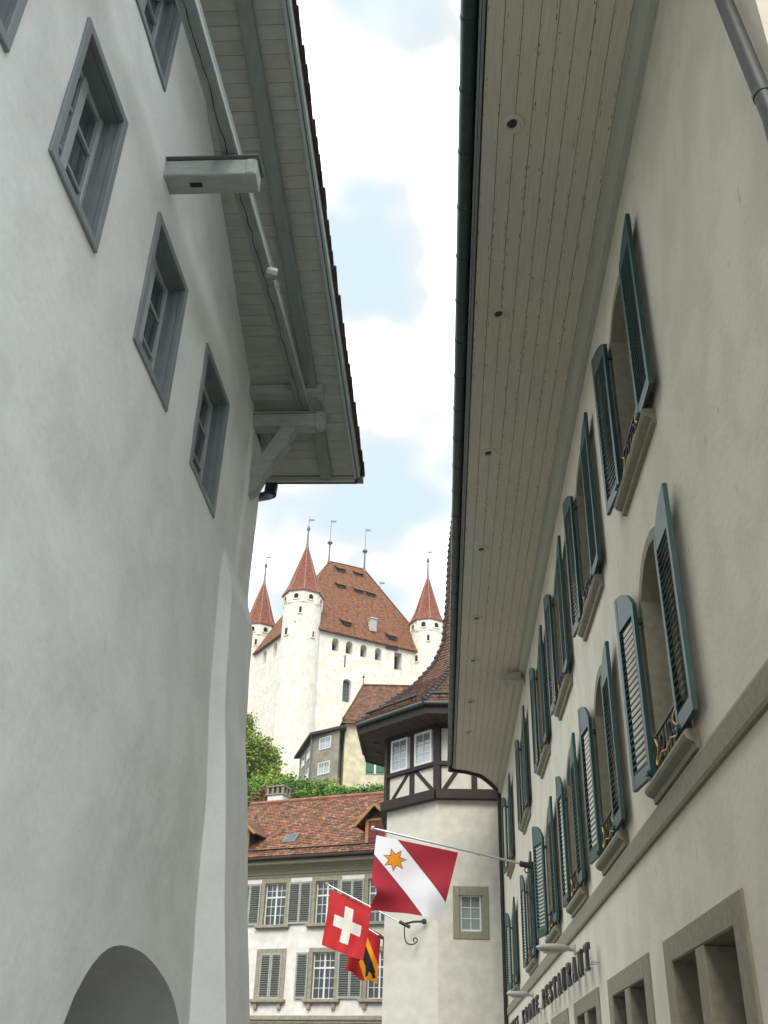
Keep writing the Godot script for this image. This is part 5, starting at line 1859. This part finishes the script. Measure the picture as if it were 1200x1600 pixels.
func greenery() -> void:
	var olive := [Color(0.21, 0.31, 0.035), Color(0.27, 0.34, 0.045), Color(0.17, 0.28, 0.035), Color(0.29, 0.28, 0.05)]
	var green := [Color(0.11, 0.24, 0.022), Color(0.145, 0.28, 0.028), Color(0.09, 0.19, 0.022), Color(0.18, 0.31, 0.035)]
	var deep := [Color(0.08, 0.18, 0.025), Color(0.10, 0.21, 0.028), Color(0.065, 0.15, 0.025)]
	var rust := [Color(0.22, 0.085, 0.028), Color(0.16, 0.10, 0.03)]
	leafy("leafy_tree", "tall olive green tree in front of the castle tower, beside the leaning wall's edge", "tree", "", P(-22.6, 27.5, 110.0), [
		[Vector3(-1.8, 8.6, 0), Vector3(3.0, 2.9, 2.6)], [Vector3(1.2, 7.2, 0.4), Vector3(2.3, 2.2, 2.2)], [Vector3(-3.8, 6.4, 0), Vector3(2.6, 2.6, 2.2)],
		[Vector3(0.2, 5.0, 0.8), Vector3(2.6, 2.0, 2.2)], [Vector3(2.4, 5.2, 0), Vector3(1.7, 1.5, 1.6)], [Vector3(-0.6, 10.6, 0), Vector3(1.6, 1.3, 1.5)], [Vector3(3.6, 3.6, 0.5), Vector3(2.1, 1.6, 1.6)], [Vector3(2.6, 6.6, -0.3), Vector3(1.5, 1.4, 1.5)]], 5.5, 0.28, 24000, 0.21, olive)
	var g := "shrubs along the slope between roof ridge and castle"
	var list := [
		["bright green leafy shrub left of the roof chimney", -23.6, 102.0, 2.9, 2.6, green], ["low green shrub right behind the chimney", -20.3, 104.0, 2.2, 2.2, green],
		["broad bright shrub under the castle tower's foot", -17.6, 106.0, 2.8, 2.3, green], ["dark green shrub below the grey house's corner", -15.2, 105.0, 2.5, 2.0, deep],
		["rust coloured low bush by the roof ridge", -17.4, 100.0, 1.15, 0.9, rust], ["rounded green shrub below the grey house windows", -13.0, 104.0, 2.2, 1.9, green],
		["small green shrub between grey and yellow house", -11.2, 106.0, 1.9, 1.5, deep], ["low green shrub at the foot of the yellow wall", -9.2, 106.0, 1.8, 1.25, green],
		["rightmost green shrub, next to the turret", -7.0, 105.0, 1.7, 1.5, deep], ["grey green climbing shrub on the grey house wall", -12.9, 114.5, 1.6, 2.1, olive]]
	for q in list:
		var d: float = q[2]
		var sight: float = 1.6 + 0.2475 * d + (0.012 * d * (q[1] + 23.0) / 16.0)   # the slope shows above the roof ridge here
		var gy := hill_y(d)
		var lift := maxf(0.6, sight - gy) + table([[-30.0, 0.1], [-16.0, 0.1], [-13.0, -0.3], [-9.0, -0.65], [0.0, -0.3]], q[1])
		var r: float = q[3]
		var h: float = q[4]
		leafy("shrub", q[0], "shrub", g, P(q[1], gy, d), [[Vector3(-r * 0.45, lift + h * 0.35, 0), Vector3(r * 0.75, h * 0.8, r * 0.7)], [Vector3(r * 0.5, lift + h * 0.2, 0.3), Vector3(r * 0.7, h * 0.75, r * 0.7)], [Vector3(0, lift - h * 0.6, 0.4), Vector3(r, h, r * 0.8)], [Vector3(r * 0.1, lift + h * 0.75, -0.2), Vector3(r * 0.5, h * 0.5, r * 0.5)]], lift, 0.12, 4200, 0.17, q[5])

# ------------------------------------------------------------------ flags, lamps, signs
func flag_cloth(mb: MB, tl: Vector3, tr: Vector3, br: Vector3, bl: Vector3, wave: Callable, nx := 40, ny := 32) -> void:
	var pt := func(u: float, v: float) -> Vector3:
		var p := tl.lerp(tr, u).lerp(bl.lerp(br, u), v)
		return p + wave.call(u, v)
	var nm := func(u: float, v: float) -> Vector3:
		var a: Vector3 = pt.call(u + 0.01, v) - pt.call(u - 0.01, v)
		var b: Vector3 = pt.call(u, v + 0.01) - pt.call(u, v - 0.01)
		var n := a.cross(b).normalized()
		return n if n.z > 0 else -n
	for i in nx:
		for j in ny:
			var u0 := float(i) / nx
			var u1 := float(i + 1) / nx
			var v0 := float(j) / ny
			var v1 := float(j + 1) / ny
			mb.stri(pt.call(u0, v0), pt.call(u1, v0), pt.call(u1, v1), nm.call(u0, v0), nm.call(u1, v0), nm.call(u1, v1), Vector2(u0, v0), Vector2(u1, v0), Vector2(u1, v1))
			mb.stri(pt.call(u0, v0), pt.call(u1, v1), pt.call(u0, v1), nm.call(u0, v0), nm.call(u1, v1), nm.call(u0, v1), Vector2(u0, v0), Vector2(u1, v1), Vector2(u0, v1))

func cloth_mat(im: Image) -> StandardMaterial3D:
	var m := StandardMaterial3D.new()
	m.albedo_texture = ImageTexture.create_from_image(im)
	m.roughness = 0.8
	m.backlight_enabled = true
	m.backlight = Color(0.25, 0.22, 0.22)
	m.cull_mode = BaseMaterial3D.CULL_DISABLED
	return m

func inside(p: Vector2, poly: PackedVector2Array) -> bool:
	return Geometry2D.is_point_in_polygon(p, poly)

func flags() -> void:
	var N := 320
	var red := Color(0.61, 0.11, 0.19)
	# town banner: red, a white bend with a gold seven-pointed star
	var im := Image.create(N, N, false, Image.FORMAT_RGB8)
	var star := PackedVector2Array()
	var star2 := PackedVector2Array()
	for i in 14:
		var a := PI / 2 + TAU * i / 14.0
		var rr := 0.155 if i % 2 == 0 else 0.072
		star.append(Vector2(0.265, 0.29) + Vector2(cos(a) * 0.92, sin(a)) * rr)
		star2.append(Vector2(0.265, 0.29) + Vector2(cos(a) * 0.92, sin(a)) * (rr + 0.012))
	for y in N:
		for x in N:
			var p := Vector2((x + 0.5) / N, (y + 0.5) / N)
			var s := p.x - p.y
			var c := red
			if absf(s + 0.0) < 0.262: c = Color(0.88, 0.88, 0.91)
			elif absf(s) < 0.270: c = Color(0.16, 0.08, 0.12)
			if inside(p, star): c = Color(0.87, 0.55, 0.07)
			elif inside(p, star2): c = Color(0.12, 0.10, 0.10)
			im.set_pixel(x, y, c)
	var m := MB.new()
	var w1 := func(u: float, v: float) -> Vector3:
		return Vector3(-0.05 * sin(v * PI) * (1.0 - u) * 0.5 + 0.13 * exp(-pow((v - 0.78) / 0.1, 2.0)) * pow(1.0 - u, 5.0), 0.05 * sin(u * PI) * v, 0.085 * sin(u * 7.0 + v * 2.5) * v + 0.02 * sin(u * 17.0 - v * 6.0) * v + 0.16 * exp(-pow((v - 0.74) / 0.14, 2.0)) * pow(1.0 - u, 3.0) + 0.03 * sin(v * 9.0 + u * 3.0) * u)
	flag_cloth(m, P(-1.39, 6.38, 21.72), P(0.36, 6.05, 21.72), P(0.0, 4.68, 21.72), P(-1.46, 4.86, 21.72), w1)
	var f1 := part(m.mesh(), "flag", cloth_mat(im))
	tag(f1, "red and white flag with a gold star on its white diagonal, nearest of the three", "flag")
	# federal flag: white cross on red
	im = Image.create(N, N, false, Image.FORMAT_RGB8)
	for y in N:
		for x in N:
			var p := Vector2((x + 0.5) / N - 0.5, (y + 0.5) / N - 0.5).abs()
			var c := Color(0.72, 0.13, 0.15)
			if (p.x < 0.1 and p.y < 0.325) or (p.y < 0.1 and p.x < 0.325): c = Color(0.86, 0.85, 0.83)
			im.set_pixel(x, y, c)
	m = MB.new()
	var w2 := func(u: float, v: float) -> Vector3:
		return Vector3(0.03 * sin(v * 5.0) * v, -0.12 * pow(u, 2.0) * v * (1.0 - u) * 4.0 * 0.4, 0.075 * sin(u * 8.0 - v * 3.0) * v + 0.05 * sin(v * 7.0) * u + 0.02 * sin(u * 19.0 + v * 5.0) * v)
	flag_cloth(m, P(-3.67, 7.37, 34.2), P(-2.27, 6.80, 34.2), P(-2.47, 5.24, 34.2), P(-3.82, 5.66, 34.2), w2)
	var f2 := part(m.mesh(), "flag", cloth_mat(im))
	tag(f2, "red flag with a white cross hanging from the pole on the turret", "flag")
	# cantonal flag: red with a gold bend and a black bear walking up it
	im = Image.create(N, N, false, Image.FORMAT_RGB8)
	var bear := PackedVector2Array([Vector2(0.10, 0.06), Vector2(0.17, 0.05), Vector2(0.23, 0.12), Vector2(0.34, 0.19), Vector2(0.50, 0.33), Vector2(0.68, 0.50), Vector2(0.82, 0.66), Vector2(0.88, 0.75), Vector2(0.93, 0.80), Vector2(0.90, 0.83), Vector2(0.95, 0.90), Vector2(0.86, 0.95), Vector2(0.83, 0.89), Vector2(0.80, 0.86), Vector2(0.73, 0.83), Vector2(0.70, 0.92), Vector2(0.62, 0.93), Vector2(0.62, 0.83), Vector2(0.58, 0.72), Vector2(0.45, 0.60), Vector2(0.40, 0.66), Vector2(0.33, 0.72), Vector2(0.27, 0.68), Vector2(0.34, 0.60), Vector2(0.33, 0.50), Vector2(0.22, 0.52), Vector2(0.16, 0.48), Vector2(0.25, 0.42), Vector2(0.24, 0.32), Vector2(0.16, 0.22), Vector2(0.08, 0.17), Vector2(0.05, 0.10)])
	for y in N:
		for x in N:
			var p := Vector2((x + 0.5) / N, (y + 0.5) / N)
			var c := Color(0.66, 0.06, 0.10)
			if absf(p.x - p.y) < 0.36: c = Color(0.90, 0.58, 0.03)
			if inside(p, bear): c = Color(0.045, 0.045, 0.04)
			im.set_pixel(x, y, c)
	m = MB.new()
	var w3 := func(u: float, v: float) -> Vector3:
		return Vector3(-0.12 * (1.0 - u) * v, 0.06 * sin(u * 9.0) * v, 0.11 * sin(u * 10.0 + v) * (0.3 + v))
	flag_cloth(m, P(-3.0, 6.72, 36.3), P(-2.06, 6.30, 36.3), P(-2.16, 4.72, 36.3), P(-3.1, 5.1, 36.3), w3)
	var f3 := part(m.mesh(), "flag", cloth_mat(im))
	tag(f3, "red and yellow flag with a black bear, half hidden behind the cross flag", "flag")
	# poles
	pole(P(2.0, 5.82, 21.72), P(1.75, 5.83, 21.72), P(-1.47, 6.52, 21.72), 0.024, "slim metal flagpole on a scrolled bracket of the shuttered house", true)
	pole(P(-0.85, 6.36, 33.75), P(-1.20, 6.30, 33.9), P(-3.78, 7.52, 34.2), 0.024, "metal flagpole on the turret's left face carrying the cross flag", false)
	pole(P(-1.93, 6.10, 35.6), P(-1.98, 6.14, 36.0), P(-3.4, 6.95, 36.32), 0.024, "flagpole round the turret's side carrying the bear flag", false)

func pole(wall: Vector3, socket: Vector3, tip: Vector3, r: float, label: String, scroll: bool) -> void:
	var t := thing("flagpole", label, "flagpole", wall, "flagpoles over the alley")
	var m := MB.new()
	m.tube([socket, tip], r, 8)
	var k := (tip - socket).normalized()
	m.tube([socket + k * 0.95, socket + k * 1.0], r * 1.7, 8)
	m.lathe(tip, [Vector2(0, -0.05), Vector2(0.045, -0.02), Vector2(0.05, 0.02), Vector2(0.0, 0.06)], 10)
	fin(m, "pole", M.steel, t)
	var b := MB.new()
	if scroll:
		b.tube([wall, wall + Vector3(-0.16, 0.05, 0)], 0.05, 8)
		b.tube([wall + Vector3(-0.02, -0.06, 0), socket + Vector3(-0.10, 0.0, 0)], 0.042, 8)
		b.tube([socket + Vector3(0.15, -0.02, 0), socket - Vector3(0.1, -0.02, 0)], 0.055, 8)
		for q in [[socket + Vector3(0.06, -0.12, 0), 0.085, 1.0], [wall + Vector3(-0.1, -0.62, 0), 0.11, -1.0]]:
			var pts := []
			for a in 16:
				var th := a * 0.5
				pts.append(q[0] + Vector3(cos(th) * q[2], sin(th), 0) * q[1] * (1.0 - a / 22.0))
			b.tube(pts, 0.014, 6)
		b.tube([wall + Vector3(-0.03, 0.1, 0), wall + Vector3(-0.03, -0.7, 0)], 0.02, 6)
	else:
		var side := wall + Vector3(0.3, 0.0, 0.05)
		b.tube([side, (side + socket) * 0.5 + Vector3(0, 0.03, 0.02), socket], 0.035, 8)
		b.lathe(side + Vector3(0, 0, 0.0), [Vector2(0.0, -0.05), Vector2(0.085, -0.04), Vector2(0.085, 0.04), Vector2(0.0, 0.05)], 10, false, Basis(Vector3.RIGHT, PI / 2))
		b.tube([socket - k * 0.22, socket + k * 0.16], 0.055, 8)
		var pts := []
		for a in 14:
			var u := a / 13.0
			pts.append(socket + Vector3(0.02 + 0.30 * u * u * u, -0.08 - 0.52 * sin(u * PI * 0.56), 0.0))
		for a in 12:
			var th := -0.6 + a * 0.5
			pts.append(socket + Vector3(0.36, -0.47, 0.0) + Vector3(cos(th), sin(th), 0) * 0.085 * (1.0 - a / 18.0))
		b.tube(pts, 0.022, 6)
	fin(b, "bracket", M.iron, t)

func lamps() -> void:
	var g := "round spotlights set in the boarded eave"
	var ord := ["first", "second", "third", "fourth", "fifth", "sixth", "seventh", "eighth"]
	var ds := [6.84, 9.75, 12.97, 16.15, 19.23, 21.6, 24.4, 26.9]
	for i in ds.size():
		var c := P(0.775, 10.365, ds[i])
		var t := thing("eave_spotlight", "%s round spotlight along the boarded eave, counted from nearest" % ord[i], "spotlight", c, g)
		var m := MB.new()
		m.lathe(c, [Vector2(0.0, -0.001), Vector2(0.07, -0.004), Vector2(0.078, -0.022), Vector2(0.105, -0.020), Vector2(0.115, -0.004), Vector2(0.115, 0.006)], 24)
		fin(m, "trim_ring", M.ceramic, t)
		var l := MB.new()
		l.lathe(c + Vector3(-0.022, -0.012, 0.012), [Vector2(0.0, -0.004), Vector2(0.05, -0.004), Vector2(0.056, 0.01)], 20)
		fin(l, "dark_lens", M.iron, t)
	# oval street lamps reaching out from the string course
	for q in [[16.1, 3.53, "pale oval street lamp on the string course above the letters"], [23.9, 3.53, "farther oval street lamp low on the wall near the turret"]]:
		var w := P(2.0, q[1], q[0])
		var t := thing("street_lamp", q[2], "street lamp", w, "oval lamps on the string course")
		var m := MB.new()
		var c := w + Vector3(-0.33, 0.02, 0)
		var pr := []
		for i in 9:
			var a := -PI / 2 + PI * i / 8.0
			pr.append(Vector2(cos(a), sin(a)))
		var up := MB.new()
		up.lathe(Vector3.ZERO, pr, 20)
		for i in up.v.size():
			var p := up.v[i]
			var nn := up.n[i]
			m.vert(c + Vector3(p.x * 0.26, p.y * (0.055 if p.y > 0 else 0.075), p.z * 0.13), (nn / Vector3(0.26, 0.06, 0.13)).normalized())
		fin(m, "lamp_head", M.lamp_grey, t)
		var ar := MB.new()
		ar.tube([w + Vector3(0, 0.0, 0), c + Vector3(0.16, 0.0, 0)], 0.035, 8)
		ar.box(w + Vector3(-0.01, 0, 0), Vector3(0.03, 0.14, 0.12), Basis.IDENTITY, 0.01)
		fin(ar, "arm", M.lamp_grey, t)
		var gl := MB.new()
		gl.box(c + Vector3(-0.03, -0.068, 0), Vector3(0.24, 0.02, 0.12), Basis.IDENTITY, 0.008)
		fin(gl, "lens", M.ceramic, t)
	# half-dome flood lamp under the eave
	var w := P(1.99, 10.16, 22.3)
	var t := thing("flood_lamp", "half dome flood lamp on a bracket high under the boarded eave", "lamp", w)
	var hm := MB.new()
	var c := w + Vector3(-0.30, -0.02, 0)
	var poly := PackedVector2Array()
	for i in 13: poly.append(Vector2(-0.21 + 0.42 * i / 12.0, 0.0) + Vector2(0, 0.16 * sqrt(maxf(0.0, 1.0 - pow(1.0 - i / 12.0, 2.0)))))
	poly.append(Vector2(0.21, 0.0))
	hm.prism(poly, Transform3D(Basis.IDENTITY, c), -0.16, 0.16)
	hm.box(c + Vector3(-0.05, -0.03, 0), Vector3(0.34, 0.07, 0.3), Basis.IDENTITY, 0.01)
	fin(hm, "lamp_head", M.lamp_grey, t)
	var ha := MB.new()
	ha.box(w + Vector3(-0.05, 0.03, 0), Vector3(0.1, 0.10, 0.1), Basis.IDENTITY, 0.015)
	ha.box(w + Vector3(-0.005, 0.0, 0), Vector3(0.02, 0.2, 0.18), Basis.IDENTITY, 0.004)
	fin(ha, "bracket", M.lamp_grey, t)
	# small white floodlight clipped to the horizontal beam of the gable
	var fp := P(-1.74, 8.70, 7.22)
	var ft := thing("floodlight", "small white floodlight clipped under the horizontal gable beam", "floodlight", fp)
	var fm := MB.new()
	var fb := Basis(Vector3.UP, 0.35) * Basis(Vector3.RIGHT, -0.5)
	fm.box(fp + Vector3(0.05, -0.0, 0), Vector3(0.115, 0.075, 0.06), fb, 0.01)
	fin(fm, "lamp_head", M.lamp_white, ft)
	var fg := MB.new()
	fg.box(fp + Vector3(0.05, 0.0, 0) + fb.z * -0.05, Vector3(0.12, 0.085, 0.05), fb, 0.008)
	fin(fg, "housing", M.beam_grey, ft)
	fg = MB.new()
	fg.tube([fp + Vector3(-0.06, 0.03, 0.08), fp + Vector3(0.02, 0.0, 0.1), fp + Vector3(0.07, 0.03, 0.07)], 0.006, 5)
	fin(fg, "cable", M.beam_grey, ft)
	fg = MB.new()
	fg.tube([fp + Vector3(-0.03, 0.05, -0.2), fp + Vector3(-0.03, 0.0, -0.23), fp + Vector3(0.1, 0.0, -0.23), fp + Vector3(0.1, 0.05, -0.2)], 0.006, 5)
	fin(fg, "cable", M.beam_grey, ft)

func signs() -> void:
	var font := SystemFont.new()
	font.font_names = PackedStringArray(["Droid Serif"])
	font.font_weight = 700
	for q in [["RESTAURANT", 20.35, 13.45, "dark raised capitals reading RESTAURANT under the near street lamp"], ["HOTEL KRONE", 31.2, 20.95, "dark raised capitals reading HOTEL KRONE, half hidden near the turret"]]:
		var word: String = q[0]
		var d0: float = q[1]
		var d1: float = q[2]
		var t := thing("lettering", q[3], "sign", P(XR, 3.0, (d0 + d1) / 2), "")
		var pitch: float = (d0 - d1) / word.length()
		for i in word.length():
			if word[i] == " ": continue
			var tm := TextMesh.new()
			tm.font = font
			tm.text = word[i]
			tm.font_size = 64
			tm.pixel_size = 0.31 / 46.0
			tm.depth = 0.045
			tm.curve_step = 1.0
			var bb := tm.get_aabb()
			var sx := minf(2.0, pitch * 0.56 / maxf(0.05, bb.size.x))
			var xf := Transform3D(Basis(Vector3.UP, -PI / 2) * Basis.from_scale(Vector3(sx, 1, 1)), P(XR - 0.145, 3.16, d0 - pitch * (i + 0.5)) - t.position)
			part(tm, "letter", M.letter, t, xf)
			var pin := MB.new()
			for dx in [-0.1, 0.1]: pin.tube([P(XR, 3.10, d0 - pitch * (i + 0.5) + dx), P(XR - 0.11, 3.10, d0 - pitch * (i + 0.5) + dx)], 0.008, 5)
			fin(pin, "spacer", M.steel, t)
